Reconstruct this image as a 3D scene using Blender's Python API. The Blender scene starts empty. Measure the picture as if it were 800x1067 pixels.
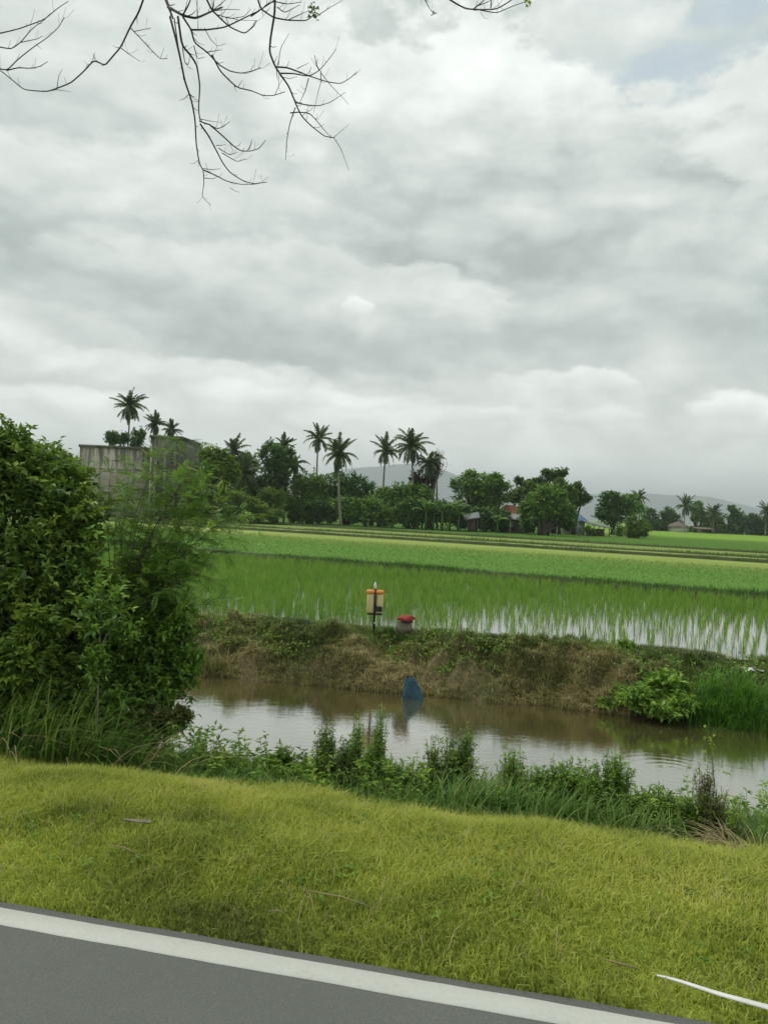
import bpy, math, random
import numpy as np
from mathutils import Vector

C = bpy.context.scene.collection
SC = bpy.context.scene
R = math.radians
TH = R(-2.6)                       # the photograph was taken with the phone slightly rolled
CAMZ = 1.45

# ------------------------------------------------------------------ camera
cam_d = bpy.data.cameras.new('camera'); cam = bpy.data.objects.new('camera', cam_d); C.objects.link(cam)
cam.location = (0, 0, CAMZ); cam.rotation_euler = (R(89.9), TH, 0)
cam_d.sensor_fit = 'VERTICAL'; cam_d.sensor_height = 36; cam_d.lens = 27.0
cam_d.clip_start = 0.05; cam_d.clip_end = 20000
SC.camera = cam
SC.render.resolution_x = 767; SC.render.resolution_y = 1024
SC.view_settings.view_transform = 'Standard'; SC.view_settings.look = 'None'
SC.view_settings.gamma = 1; SC.view_settings.exposure = 0.5
try:
    SC.cycles.volume_step_rate = 1; SC.cycles.volume_bounces = 0
    SC.cycles.max_bounces = 6; SC.cycles.diffuse_bounces = 3; SC.cycles.transparent_max_bounces = 8
except Exception: pass

# pixel of the 800x1067 photograph -> direction / point
Rv = np.array([math.cos(TH), 0, -math.sin(TH)]); Uv = np.array([math.sin(TH), 0, math.cos(TH)])
Fv = np.array([0, 1, -0.00175])
def ray(px, py):
    return Fv + (px-400)/800*Rv + (533.5-py)/800*Uv
def at(px, py, Y):
    d = ray(px, py); return np.array([0, 0, CAMZ]) + d*(Y/d[1])
def onz(px, py, z):
    d = ray(px, py); return np.array([0, 0, CAMZ]) + d*((z-CAMZ)/d[2])
def azel(px, py):
    d = ray(px, py); d = d/np.linalg.norm(d)
    return math.atan2(d[0], d[1]), math.asin(d[2])

# ------------------------------------------------------------------ sky
SUN_EL, SUN_AZ = R(58), R(-60)       # behind the cloud, high on the left
w = bpy.data.worlds.new('World'); SC.world = w; w.use_nodes = True
nt = w.node_tree; nt.nodes.clear()
def N(nt, t, **k):
    n = nt.nodes.new(t)
    for a, b in k.items(): setattr(n, a, b)
    return n
class G:
    """tiny expression helper for math nodes"""
    def __init__(s, nt): s.nt = nt
    def _in(s, sock, v):
        if isinstance(v, (int, float)): sock.default_value = v
        elif isinstance(v, (tuple, list)): sock.default_value = v
        else: s.nt.links.new(v, sock)
    def m(s, op, a, b=0.0, c=0.0, clamp=False):
        n = s.nt.nodes.new('ShaderNodeMath'); n.operation = op; n.use_clamp = clamp
        s._in(n.inputs[0], a); s._in(n.inputs[1], b); s._in(n.inputs[2], c); return n.outputs[0]
    def mapr(s, v, a, b, c, d, smooth=True):
        n = s.nt.nodes.new('ShaderNodeMapRange'); n.interpolation_type = 'SMOOTHSTEP' if smooth else 'LINEAR'
        s._in(n.inputs[0], v)
        for i, x in enumerate((a, b, c, d)): s._in(n.inputs[1+i], x)
        return n.outputs[0]
    def mix(s, f, a, b, mode='MIX'):
        n = s.nt.nodes.new('ShaderNodeMix'); n.data_type = 'RGBA'; n.blend_type = mode
        s._in(n.inputs[0], f); s._in(n.inputs[6], a); s._in(n.inputs[7], b); return n.outputs[2]
    def noise(s, vec, scale, detail=4, rough=.5, dist=0, dim='3D'):
        n = s.nt.nodes.new('ShaderNodeTexNoise'); n.noise_dimensions = dim
        if vec is not None: s.nt.links.new(vec, n.inputs['Vector'])
        n.inputs['Scale'].default_value = scale; n.inputs['Detail'].default_value = detail
        n.inputs['Roughness'].default_value = rough; n.inputs['Distortion'].default_value = dist
        return n
    def comb(s, x, y, z=0.0):
        n = s.nt.nodes.new('ShaderNodeCombineXYZ'); s._in(n.inputs[0], x); s._in(n.inputs[1], y); s._in(n.inputs[2], z); return n.outputs[0]
    def sep(s, v):
        n = s.nt.nodes.new('ShaderNodeSeparateXYZ'); s.nt.links.new(v, n.inputs[0]); return n.outputs
    def rgb(s, v):
        return s.comb(v, v, v)
g = G(nt)
tc = N(nt, 'ShaderNodeTexCoord'); nx, ny, nz = g.sep(tc.outputs['Generated'])
az = g.m('ARCTAN2', nx, ny); el = g.m('ARCSINE', nz)
P = g.comb(g.m('MULTIPLY', az, 1.0), g.m('MULTIPLY', el, 1.9), 3.3)
n1 = g.noise(P, 4.2, 9, .58); n2 = g.noise(P, 13.0, 8, .6); n3 = g.noise(P, 1.9, 3, .5)
wx, wy, wz = g.sep(n1.outputs['Color'])
f1 = g.m('SUBTRACT', n1.outputs['Fac'], .5); f2 = g.m('SUBTRACT', n2.outputs['Fac'], .5); f3 = g.m('SUBTRACT', n3.outputs['Fac'], .5)
az2 = g.m('ADD', az, g.m('MULTIPLY', g.m('SUBTRACT', wx, .5), .16))
el2 = g.m('ADD', el, g.m('MULTIPLY', g.m('SUBTRACT', wy, .5), .10))
edge = g.m('ADD', g.m('MULTIPLY', f1, 1.9), g.m('MULTIPLY', f2, 1.25))
lum = g.m('ADD', .565, g.m('ADD', g.m('MULTIPLY', f3, .16), g.m('ADD', g.m('MULTIPLY', f1, .15), g.m('MULTIPLY', f2, .10))))
# cumulus bodies: (px, py, rx, ry, top luminance, base luminance, edge softness)
def body(lum, px, py, rx, ry, hi, lo, soft, op):
    a, e = azel(px, py)
    dx = g.m('DIVIDE', g.m('SUBTRACT', az2, a), rx/800); dy = g.m('DIVIDE', g.m('SUBTRACT', el2, e), ry/800)
    r = g.m('SQRT', g.m('ADD', g.m('MULTIPLY', dx, dx), g.m('MULTIPLY', dy, dy)))
    r = g.m('ADD', r, edge)
    mask = g.mapr(r, 1.0+soft, 1.0-soft, 0.0, op)
    sh = g.mapr(g.m('ADD', dy, g.m('MULTIPLY', f2, 1.0)), -.75, .85, lo, hi)
    sh = g.m('ADD', sh, g.m('ADD', g.m('MULTIPLY', f1, .15), g.m('MULTIPLY', f2, .10)))
    mx = N(nt, 'ShaderNodeMix'); g._in(mx.inputs[0], mask); g._in(mx.inputs[2], lum); g._in(mx.inputs[3], sh)
    return mx.outputs[0], mask
blue = None
for b in [(700, 85, 190, 42), (770, 0, 60, 30), (660, 8, 60, 16)]:
    a, e = azel(b[0], b[1])
    dx = g.m('DIVIDE', g.m('SUBTRACT', az2, a), b[2]/800); dy = g.m('DIVIDE', g.m('SUBTRACT', el2, e), b[3]/800)
    r = g.m('ADD', g.m('SQRT', g.m('ADD', g.m('MULTIPLY', dx, dx), g.m('MULTIPLY', dy, dy))), g.m('MULTIPLY', edge, .8))
    k = g.mapr(r, 1.35, .3, 0.0, .75)
    blue = k if blue is None else g.m('MAXIMUM', blue, k)
masks = []
for b in [(120, 60, 250, 80, .74, 0.568, .35, .8),
          (640, 30, 90, 45, .78, 0.66, .2, .7),
          (770, 215, 165, 125, .75, 0.506, .16, .92),
          (480, 165, 210, 105, .80, 0.444, .14, .97),
          (90, 215, 190, 66, .74, 0.444, .22, .92),
          (255, 225, 120, 40, .70, 0.506, .2, .8),
          (240, 305, 180, 72, .72, 0.444, .16, .92),
          (560, 245, 150, 34, .66, 0.444, .25, .85),
          (755, 285, 120, 34, .64, 0.456, .25, .85),
          (430, 300, 60, 26, .72, 0.555, .2, .8),
          (465, 345, 160, 48, .72, 0.481, .15, .92),
          (630, 325, 130, 28, .66, 0.506, .2, .8),
          (30, 350, 130, 36, .68, 0.506, .2, .85),
          (600, 408, 85, 24, .80, 0.568, .16, .9),
          (362, 314, 9, 8, .95, 0.8, .6, .8), (372, 320, 8, 9, .95, 0.8, .6, .8), (366, 330, 10, 14, .85, 0.72, .7, .6), (385, 345, 12, 20, .8, 0.68, .7, .5),
          (790, 425, 60, 26, .88, 0.58, .18, .85),
          (170, 392, 140, 20, .76, 0.53, .2, .8),
          (320, 420, 150, 17, .76, 0.555, .22, .75),
          (480, 440, 150, 14, .74, 0.568, .25, .7),
          (70, 415, 110, 15, .74, 0.568, .25, .7)]:
    lum, mk = body(lum, *b); masks.append(mk)
for mk in masks[:4]:
    blue = g.m('MULTIPLY', blue, g.m('SUBTRACT', 1.0, mk))
n4 = g.noise(P, 7.5, 6, .5); bil = g.m('ABSOLUTE', g.m('SUBTRACT', n4.outputs['Fac'], .5))
lum = g.m('ADD', lum, g.m('MULTIPLY', g.m('SUBTRACT', bil, .085), .75))
# calmer towards the horizon
lum = g.m('ADD', g.m('MULTIPLY', g.m('SUBTRACT', lum, .56), g.mapr(el, -.02, .14, .35, 1.0)), .56)
# overcast: brighter overhead
zen = g.m('MULTIPLY', g.mapr(el, .5, 1.4, 1.0, 1.3), g.mapr(el, .0, .24, 2.0, 1.0))
lum = g.m('MULTIPLY', lum, zen)
col = g.mix(g.mapr(lum, .4, .75, 0.0, 1.0), (.88, 1.0, .955, 1), (.955, 1.0, .955, 1))
vm = N(nt, 'ShaderNodeVectorMath', operation='SCALE'); nt.links.new(col, vm.inputs[0]); nt.links.new(g.m('MULTIPLY', lum, 9.4), vm.inputs['Scale'])
sky = N(nt, 'ShaderNodeTexSky'); sky.sky_type = 'NISHITA'; sky.sun_disc = False
sky.sun_elevation = SUN_EL; sky.sun_rotation = SUN_AZ; sky.air_density = 1.0; sky.dust_density = 2.5
skyc = g.mix(.55, sky.outputs[0], (5.2, 6.2, 6.5, 1))
final = g.mix(g.m('MULTIPLY', blue, .85), vm.outputs[0], skyc)
bg = N(nt, 'ShaderNodeBackground'); bg.inputs['Strength'].default_value = 0.1
nt.links.new(final, bg.inputs['Color'])
wo = N(nt, 'ShaderNodeOutputWorld'); nt.links.new(bg.outputs[0], wo.inputs['Surface'])
try:
    w.cycles.sampling_method = 'MANUAL'; w.cycles.sample_map_resolution = 512
except Exception: pass
# ------------------------------------------------------------------ sun (veiled)
sd = bpy.data.lights.new('sun', 'SUN'); so = bpy.data.objects.new('sun', sd); C.objects.link(so)
sd.energy = 1.3; sd.angle = R(14); sd.color = (1.0, .96, .88)
sdir = Vector((math.sin(SUN_AZ)*math.cos(SUN_EL), math.cos(SUN_AZ)*math.cos(SUN_EL), math.sin(SUN_EL)))
so.rotation_euler = sdir.to_track_quat('Z', 'Y').to_euler()

# ------------------------------------------------------------------ helpers
def tag(o, label=None, cat=None, group=None, kind=None):
    if label: o['label'] = label
    if cat: o['category'] = cat
    if group: o['group'] = group
    if kind: o['kind'] = kind
    return o
def thing(name, label, cat, loc, group=None):
    o = bpy.data.objects.new(name, None); C.objects.link(o); o.location = Vector(loc); o.empty_display_size = .2
    return tag(o, label, cat, group)
def mesh(name, V, F, mat, parent=None, var=None, smooth=False, uv=None):
    """V world coordinates, F (n,3|4) int array or list of such arrays; one mesh object"""
    V = np.asarray(V, dtype=np.float64).reshape(-1, 3)
    if parent is not None: V = V - np.array(parent.location)
    Fs = [np.asarray(f, dtype=np.int32) for f in (F if (isinstance(F, list) and isinstance(F[0], np.ndarray)) else [F]) if len(f)]
    me = bpy.data.meshes.new(name)
    me.vertices.add(len(V)); me.vertices.foreach_set('co', V.astype(np.float32).ravel())
    idx = np.concatenate([f.ravel() for f in Fs]); tot = np.concatenate([np.full(len(f), f.shape[1], np.int32) for f in Fs])
    st = np.concatenate([[0], np.cumsum(tot)[:-1]]).astype(np.int32)
    me.loops.add(len(idx)); me.loops.foreach_set('vertex_index', idx.astype(np.int32))
    me.polygons.add(len(tot)); me.polygons.foreach_set('loop_start', st)
    try: me.polygons.foreach_set('loop_total', tot)
    except Exception: pass
    if smooth: me.polygons.foreach_set('use_smooth', np.ones(len(tot), dtype=bool))
    me.update(calc_edges=True)
    if var is not None:
        a = me.attributes.new('var', 'FLOAT', 'FACE'); a.data.foreach_set('value', np.asarray(var, np.float32))
    me.materials.append(mat)
    o = bpy.data.objects.new(name, me); C.objects.link(o)
    if parent is not None: o.parent = parent
    return o
class MB:
    def __init__(s): s.v = []; s.t = []; s.q = []; s.n = 0; s.vt = []; s.vq = []
    def add(s, V, T=None, Q=None, vt=None, vq=None):
        V = np.asarray(V, float).reshape(-1, 3)
        if T is not None and len(T):
            s.t.append(np.asarray(T, int)+s.n); s.vt.append(np.full(len(T), .5) if vt is None else np.broadcast_to(vt, len(T)))
        if Q is not None and len(Q):
            s.q.append(np.asarray(Q, int)+s.n); s.vq.append(np.full(len(Q), .5) if vq is None else np.broadcast_to(vq, len(Q)))
        s.v.append(V); s.n += len(V)
    def tube(s, pts, rad, k=6, var=.5):
        pts = np.asarray(pts, float); n = len(pts); rad = np.broadcast_to(rad, n)
        tg = np.gradient(pts, axis=0); tg /= np.linalg.norm(tg, axis=1)[:, None]+1e-9
        a = np.cross(tg, [0.3, 0.9, .25]); a /= np.linalg.norm(a, axis=1)[:, None]+1e-9
        b = np.cross(tg, a)
        th = np.arange(k)/k*2*math.pi
        V = pts[:, None]+rad[:, None, None]*(np.cos(th)[None, :, None]*a[:, None]+np.sin(th)[None, :, None]*b[:, None])
        Q = [(i*k+j, i*k+(j+1) % k, (i+1)*k+(j+1) % k, (i+1)*k+j) for i in range(n-1) for j in range(k)]
        V = V.reshape(-1, 3); V = np.vstack([V, pts[0], pts[-1]])
        T = [(n*k, (j+1) % k, j) for j in range(k)]+[(n*k+1, (n-1)*k+j, (n-1)*k+(j+1) % k) for j in range(k)]
        s.add(V, T, Q, var, var)
    def box(s, c, h, rz=0, tilt=None):
        c = np.array(c, float); V = np.array([(x, y, z) for x in (-1, 1) for y in (-1, 1) for z in (-1, 1)], float)*np.array(h)
        if tilt is not None: V[:, 2] += V[:, 0]*tilt[0]+V[:, 1]*tilt[1]
        cr, sr = math.cos(rz), math.sin(rz)
        V = np.stack([V[:, 0]*cr-V[:, 1]*sr, V[:, 0]*sr+V[:, 1]*cr, V[:, 2]], 1)+c
        s.add(V, None, [(0, 1, 3, 2), (4, 6, 7, 5), (0, 4, 5, 1), (2, 3, 7, 6), (0, 2, 6, 4), (1, 5, 7, 3)])
    def build(s, name, mat, parent=None, smooth=False):
        F = []; var = []
        if s.t: F.append(np.vstack(s.t)); var.append(np.concatenate(s.vt))
        if s.q: F.append(np.vstack(s.q)); var.append(np.concatenate(s.vq))
        return mesh(name, np.vstack(s.v), F, mat, parent, np.concatenate(var), smooth)
def nrm(a): return a/(np.linalg.norm(a, axis=-1, keepdims=True)+1e-9)
def rnd_dir(rng, n): return nrm(rng.normal(size=(n, 3)))
def fbm(x, y, seed=0, sc=1.0, oct=4):
    r = np.random.default_rng(seed); out = np.zeros_like(np.asarray(x, float)); amp = 1; f = sc; tot = 0
    for o in range(oct):
        for k in range(3):
            a = r.uniform(0, 2*math.pi); ph = r.uniform(0, 9)
            out = out+amp/3*np.sin(f*(x*math.cos(a)+y*math.sin(a))*2*math.pi+ph+1.3*np.sin(f*1.7*(y*math.cos(a)-x*math.sin(a))+ph*2))
        tot += amp; amp *= .55; f *= 2.1
    return out/tot
# ------------------------------------------------------------------ materials
def newmat(name):
    m = bpy.data.materials.new(name); m.use_nodes = True; t = m.node_tree
    p = t.nodes['Principled BSDF']; return m, t, p, G(t)
def ramp(t, fac, stops):
    r = t.nodes.new('ShaderNodeValToRGB'); e = r.color_ramp.elements
    while len(e) < len(stops): e.new(.5)
    for i, (p, c) in enumerate(stops): e[i].position = p; e[i].color = (*c, 1)
    t.links.new(fac, r.inputs[0]); return r.outputs[0]
def leafmat(name, cols, trans=.3, rough=.55, nscale=1.2, namp=.5, spec=.3):
    m, t, p, g = newmat(name)
    at_ = N(t, 'ShaderNodeAttribute', attribute_name='var')
    geo = N(t, 'ShaderNodeNewGeometry')
    ns = g.noise(geo.outputs['Position'], nscale, 3, .6)
    f = g.m('ADD', at_.outputs['Fac'], g.m('MULTIPLY', g.m('SUBTRACT', ns.outputs['Fac'], .5), namp*2), clamp=True)
    k = len(cols); c = ramp(t, f, [(i/(k-1), cc) for i, cc in enumerate(cols)])
    t.links.new(c, p.inputs['Base Color']); p.inputs['Roughness'].default_value = rough
    p.inputs['Specular IOR Level'].default_value = spec
    tr = N(t, 'ShaderNodeBsdfTranslucent'); t.links.new(g.mix(.5, c, g.mix(1.0, c, (1.3, 1.35, .5, 1), 'MULTIPLY')), tr.inputs[0])
    mx = N(t, 'ShaderNodeMixShader'); mx.inputs[0].default_value = trans
    t.links.new(p.outputs[0], mx.inputs[1]); t.links.new(tr.outputs[0], mx.inputs[2])
    t.links.new(mx.outputs[0], t.nodes['Material Output'].inputs[0]); return m
def simple(name, c1, c2, scale=5, rough=.8, bump=0, det=5, spec=.3, stretch=(1, 1, 1), metal=0):
    m, t, p, g = newmat(name)
    geo = N(t, 'ShaderNodeNewGeometry'); mp = N(t, 'ShaderNodeMapping'); mp.inputs['Scale'].default_value = stretch
    t.links.new(geo.outputs['Position'], mp.inputs[0])
    ns = g.noise(mp.outputs[0], scale, det, .6)
    t.links.new(ramp(t, ns.outputs['Fac'], [(.3, c1), (.7, c2)]), p.inputs['Base Color'])
    p.inputs['Roughness'].default_value = rough; p.inputs['Specular IOR Level'].default_value = spec; p.inputs['Metallic'].default_value = metal
    if bump:
        b = N(t, 'ShaderNodeBump'); b.inputs['Strength'].default_value = bump; b.inputs['Distance'].default_value = .02
        t.links.new(ns.outputs['Fac'], b.inputs['Height']); t.links.new(b.outputs[0], p.inputs['Normal'])
    return m
M = {}
M['verge'] = leafmat('verge_grass', [(0.1407, 0.1715, 0.0448), (0.3308, 0.3899, 0.0699), (0.4962, 0.5303, 0.1124), (0.5622, 0.546, 0.1747)], .35, nscale=1.3, namp=.55, spec=.15)
M['straw'] = leafmat('straw', [(.26, .20, .10), (.42, .34, .18)], .2)
M['leaf_dark'] = leafmat('leaf_dark', [(0.083, 0.1481, 0.0408), (0.1698, 0.2825, 0.0497), (0.283, 0.4036, 0.068)], .25, nscale=2.5)
M['leaf_mid'] = leafmat('leaf_mid', [(0.0982, 0.1925, 0.0412), (0.1959, 0.3396, 0.0577), (0.3359, 0.4982, 0.0823)], .3, nscale=2.5)
M['leaf_light'] = leafmat('leaf_light', [(0.0924, 0.1733, 0.0303), (0.1716, 0.2888, 0.0424), (0.2904, 0.3811, 0.0665)], .35, nscale=3)
M['leaf_cover'] = leafmat('leaf_cover', [(0.0973, 0.1919, 0.029), (0.1947, 0.3358, 0.0462), (0.3244, 0.4477, 0.066)], .3, nscale=3)
M['reed'] = leafmat('reed', [(0.0605, 0.1404, 0.0243), (0.121, 0.2268, 0.0365), (0.2299, 0.3132, 0.0729)], .3, nscale=3)
M['weed_red'] = leafmat('weed_red', [(0.0945, 0.1485, 0.036), (0.162, 0.216, 0.06), (0.2295, 0.1755, 0.072)], .3, nscale=4)
M['far_dark'] = leafmat('far_dark', [(0.0544, 0.1212, 0.037), (0.0966, 0.2017, 0.0453), (0.166, 0.2826, 0.0618)], .2, nscale=.35)
M['far_mid'] = leafmat('far_mid', [(0.0906, 0.1811, 0.0394), (0.166, 0.2977, 0.0514), (0.2716, 0.414, 0.0693)], .2, nscale=.35)
M['far_light'] = leafmat('far_light', [(0.0938, 0.1638, 0.0303), (0.1562, 0.2526, 0.0363), (0.2344, 0.3413, 0.0484)], .25, nscale=.35)
M['palm'] = leafmat('palm_leaf', [(0.0463, 0.0728, 0.0291), (0.0794, 0.1256, 0.0423), (0.119, 0.1587, 0.0595)], .2, nscale=.5)
M['dead_leaf'] = leafmat('dead_leaf', [(.07, .055, .03), (.12, .09, .055)], .2)
M['banana'] = leafmat('banana_leaf', [(0.0553, 0.1262, 0.0306), (0.0994, 0.1951, 0.0408), (0.1658, 0.2639, 0.0612)], .3, nscale=.6)
M['rice'] = leafmat('rice_leaf', [(0.1303, 0.2608, 0.0454), (0.1888, 0.3477, 0.0544), (0.2735, 0.4021, 0.0907)], .35, nscale=.35, namp=.4, spec=.15)
M['rice_far'] = leafmat('rice_far_leaf', [(0.1164, 0.1819, 0.0387), (0.1571, 0.2257, 0.0491), (0.1977, 0.2475, 0.0615)], .3, nscale=.15, namp=.35, spec=.1)
M['bund_grass'] = leafmat('bund_grass', [(.035, .09, .015), (.06, .15, .02), (.10, .20, .03)], .25, nscale=.6)
M['bank_grass'] = leafmat('bank_grass', [(0.0708, 0.1057, 0.0314), (0.1546, 0.185, 0.0564), (0.2705, 0.2511, 0.1004), (0.425, 0.37, 0.1882)], .2, nscale=1.2, namp=.75, spec=.1)
M['bank_green'] = leafmat('bank_green', [(0.066, 0.1584, 0.0264), (0.132, 0.2508, 0.0462), (0.2244, 0.33, 0.0792)], .3, nscale=1.5)
M['reed_bright'] = leafmat('reed_bright', [(.08, .20, .03), (.13, .30, .04), (.20, .38, .06)], .35, nscale=1.5)
M['bark'] = simple('bark', (.05, .04, .03), (.13, .11, .085), 12, .9, .4)
M['bark_pale'] = simple('bark_pale', (.12, .12, .09), (.23, .22, .17), 10, .9, .3)
M['twig'] = simple('twig', (.030, .026, .024), (.065, .056, .052), 25, .8)
M['palm_trunk'] = simple('palm_trunk', (.16, .15, .13), (.30, .28, .25), 3, .9, stretch=(1, 1, 6))
M['stem'] = simple('stem', (.06, .08, .03), (.14, .14, .07), 12, .8)

# ------------------------------------------------------------------ layout frames
AL = math.atan(.21)                         # canal and road run slightly towards us on the right
T_ = np.array([math.cos(AL), -math.sin(AL), 0]); N_ = np.array([math.sin(AL), math.cos(AL), 0])
def uv2(u, v, z=0): u, v, z = np.broadcast_arrays(u, v, z); return u[..., None]*T_+v[..., None]*N_+z[..., None]*np.array([0, 0, 1.0])
def to_uv(P): P = np.asarray(P, float); return P[..., :2]@T_[:2], P[..., :2]@N_[:2]
QA = math.atan(.503)
Tq = np.array([math.cos(QA), -math.sin(QA), 0]); Nq = np.array([math.sin(QA), math.cos(QA), 0])
def pq(p, q, z=0): p, q, z = np.broadcast_arrays(p, q, z); return p[..., None]*Tq+q[..., None]*Nq+z[..., None]*np.array([0, 0, 1.0])
ZW, ZF = -1.45, -.75                         # canal water, paddy water
pv = np.array([-9000, -9, 2.38, 2.42, 3.0, 3.75, 4.4, 5.8, 7.6, 8.4, 11.6, 12.0, 12.3, 12.7, 13.15, 13.6, 14.0, 14.6, 9000])
pz = np.array([-.06, -.06, -.06, -.02, .0, -.09, -.30, -.80, -1.47, -2.0, -2.0, -1.52, -1.28, -1.08, -.90, -.80, -.80, -.86, -.86])
def bankamp(v): return np.interp(v, [2.6, 3.2, 4.5, 6.5, 7.5, 11.8, 12.5, 13.0, 13.6, 14.4, 15], [0, .012, .03, .07, .02, .04, .24, .20, .09, .02, 0])
def hummock(u, v):
    a = np.abs(fbm(u, v, 300, .75, 3)); b = np.abs(fbm(u*1.0, v*1.5, 301, 1.6, 3))
    return np.interp(v, [11.9, 12.3, 13.2, 13.7, 14.1], [0, 1, 1, .5, 0])*(.36*a+.22*b-.10)
def mound(u, v):
    return sum(h*np.exp(-((u-a)/w1)**2-((v-b)/w2)**2) for a, b, h, w1, w2 in ((.4, 13.0, .20, 1.1, .55), (-.9, 13.1, .10, .8, .5), (-3.6, 12.9, .08, .8, .5), (1.9, 12.6, .10, .7, .5)))
def gz(u, v):
    z = np.interp(v, pv, pz)
    return z+bankamp(v)*fbm(u, v, 5, .55, 4)+bankamp(v)*.55*fbm(u, v, 6, 1.7, 4)*(v > 11)+mound(u, v)+hummock(u, v)
def gP(x, y):
    u, v = to_uv(np.stack([x, y], -1)); return gz(u, v)
# ------------------------------------------------------------------ ground
uu = np.concatenate([[-9000, -2000, -400, -120, -60], np.arange(-30, 30.01, .09), [60, 120, 400, 2000, 9000]])
vv = np.concatenate([[-9000, -1000, -100, -9, 0, 2.36], np.arange(2.38, 14.9, .07), [15.2, 17, 22, 40, 100, 400, 2000, 9000]])
U, Vg = np.meshgrid(uu, vv); Z = gz(U, Vg)
GV = uv2(U, Vg, Z).reshape(-1, 3); nu = len(uu); nv = len(vv)
ii, jj = np.meshgrid(np.arange(nv-1), np.arange(nu-1), indexing='ij')
GF = np.stack([ii*nu+jj, ii*nu+jj+1, (ii+1)*nu+jj+1, (ii+1)*nu+jj], -1).reshape(-1, 4)
m, t, p, g = newmat('ground_soil')
geo = N(t, 'ShaderNodeNewGeometry'); pos = geo.outputs['Position']
dv = N(t, 'ShaderNodeVectorMath', operation='DOT_PRODUCT'); t.links.new(pos, dv.inputs[0]); dv.inputs[1].default_value = tuple(N_)
v_ = dv.outputs['Value']
na = g.noise(pos, 3.0, 6, .65); nb = g.noise(pos, .8, 4, .6); nc = g.noise(pos, 22, 4, .6)
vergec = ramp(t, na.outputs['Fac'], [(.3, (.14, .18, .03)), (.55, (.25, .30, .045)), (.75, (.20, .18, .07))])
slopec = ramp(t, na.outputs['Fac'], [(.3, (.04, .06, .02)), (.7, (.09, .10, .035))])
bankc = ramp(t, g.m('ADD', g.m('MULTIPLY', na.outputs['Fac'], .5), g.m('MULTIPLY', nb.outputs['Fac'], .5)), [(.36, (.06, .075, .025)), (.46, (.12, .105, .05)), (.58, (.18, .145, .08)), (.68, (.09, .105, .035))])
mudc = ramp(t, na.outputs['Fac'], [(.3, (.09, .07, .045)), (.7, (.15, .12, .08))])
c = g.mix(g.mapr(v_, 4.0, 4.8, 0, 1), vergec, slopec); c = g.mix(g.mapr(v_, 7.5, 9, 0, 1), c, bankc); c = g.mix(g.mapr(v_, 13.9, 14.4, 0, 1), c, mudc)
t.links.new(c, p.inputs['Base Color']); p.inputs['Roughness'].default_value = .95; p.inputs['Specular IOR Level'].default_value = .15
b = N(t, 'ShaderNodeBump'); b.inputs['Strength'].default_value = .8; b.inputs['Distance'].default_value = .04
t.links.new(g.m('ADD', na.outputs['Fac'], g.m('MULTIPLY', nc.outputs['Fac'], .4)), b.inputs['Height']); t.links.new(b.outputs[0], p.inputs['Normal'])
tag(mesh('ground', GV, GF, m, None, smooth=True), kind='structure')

# ------------------------------------------------------------------ road
m, t, p, g = newmat('asphalt')
geo = N(t, 'ShaderNodeNewGeometry'); pos = geo.outputs['Position']
n_s = g.noise(pos, 160, 3, .7); n_l = g.noise(pos, 1.3, 5, .6); vo = N(t, 'ShaderNodeTexVoronoi'); t.links.new(pos, vo.inputs[0]); vo.inputs['Scale'].default_value = 130
f = g.m('ADD', g.m('MULTIPLY', n_s.outputs['Fac'], .5), g.m('ADD', g.m('MULTIPLY', n_l.outputs['Fac'], .35), g.m('MULTIPLY', vo.outputs['Distance'], .2)))
t.links.new(ramp(t, f, [(.25, (.088, .095, .086)), (.5, (.118, .126, .114)), (.75, (.15, .158, .144))]), p.inputs['Base Color'])
p.inputs['Roughness'].default_value = .85; p.inputs['Specular IOR Level'].default_value = .3
b = N(t, 'ShaderNodeBump'); b.inputs['Strength'].default_value = .5; b.inputs['Distance'].default_value = .006
t.links.new(g.m('ADD', n_s.outputs['Fac'], vo.outputs['Distance']), b.inputs['Height']); t.links.new(b.outputs[0], p.inputs['Normal'])
asph = m
ru = np.concatenate([[-4000, -300], np.arange(-12, 12.01, .06), [300, 4000]])
redge = 2.402+.016*fbm(ru, ru*0, 3, .9, 5)
rv = [np.full_like(ru, -8.5), np.full_like(ru, 0), np.full_like(ru, 2.3), redge, redge+.012]
rz = [0, 0, 0, 0, -.06]
V = np.vstack([uv2(ru, a, z) for a, z in zip(rv, rz)]); n = len(ru)
F = np.array([(i*n+j, i*n+j+1, (i+1)*n+j+1, (i+1)*n+j) for i in range(4) for j in range(n-1)])
tag(mesh('road', V, F, asph), kind='structure')
m, t, p, g = newmat('road_paint')
geo = N(t, 'ShaderNodeNewGeometry'); n_s = g.noise(geo.outputs['Position'], 60, 5, .7); n_l = g.noise(geo.outputs['Position'], 2.5, 5, .6)
f = g.m('ADD', g.m('MULTIPLY', n_s.outputs['Fac'], .6), g.m('MULTIPLY', n_l.outputs['Fac'], .4))
t.links.new(ramp(t, f, [(.30, (.36, .36, .33)), (.42, (.45, .46, .42)), (.7, (.52, .53, .49))]), p.inputs['Base Color']); p.inputs['Roughness'].default_value = .6
b = N(t, 'ShaderNodeBump'); b.inputs['Strength'].default_value = .3; b.inputs['Distance'].default_value = .004; t.links.new(n_s.outputs['Fac'], b.inputs['Height']); t.links.new(b.outputs[0], p.inputs['Normal'])
paint = m
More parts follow.
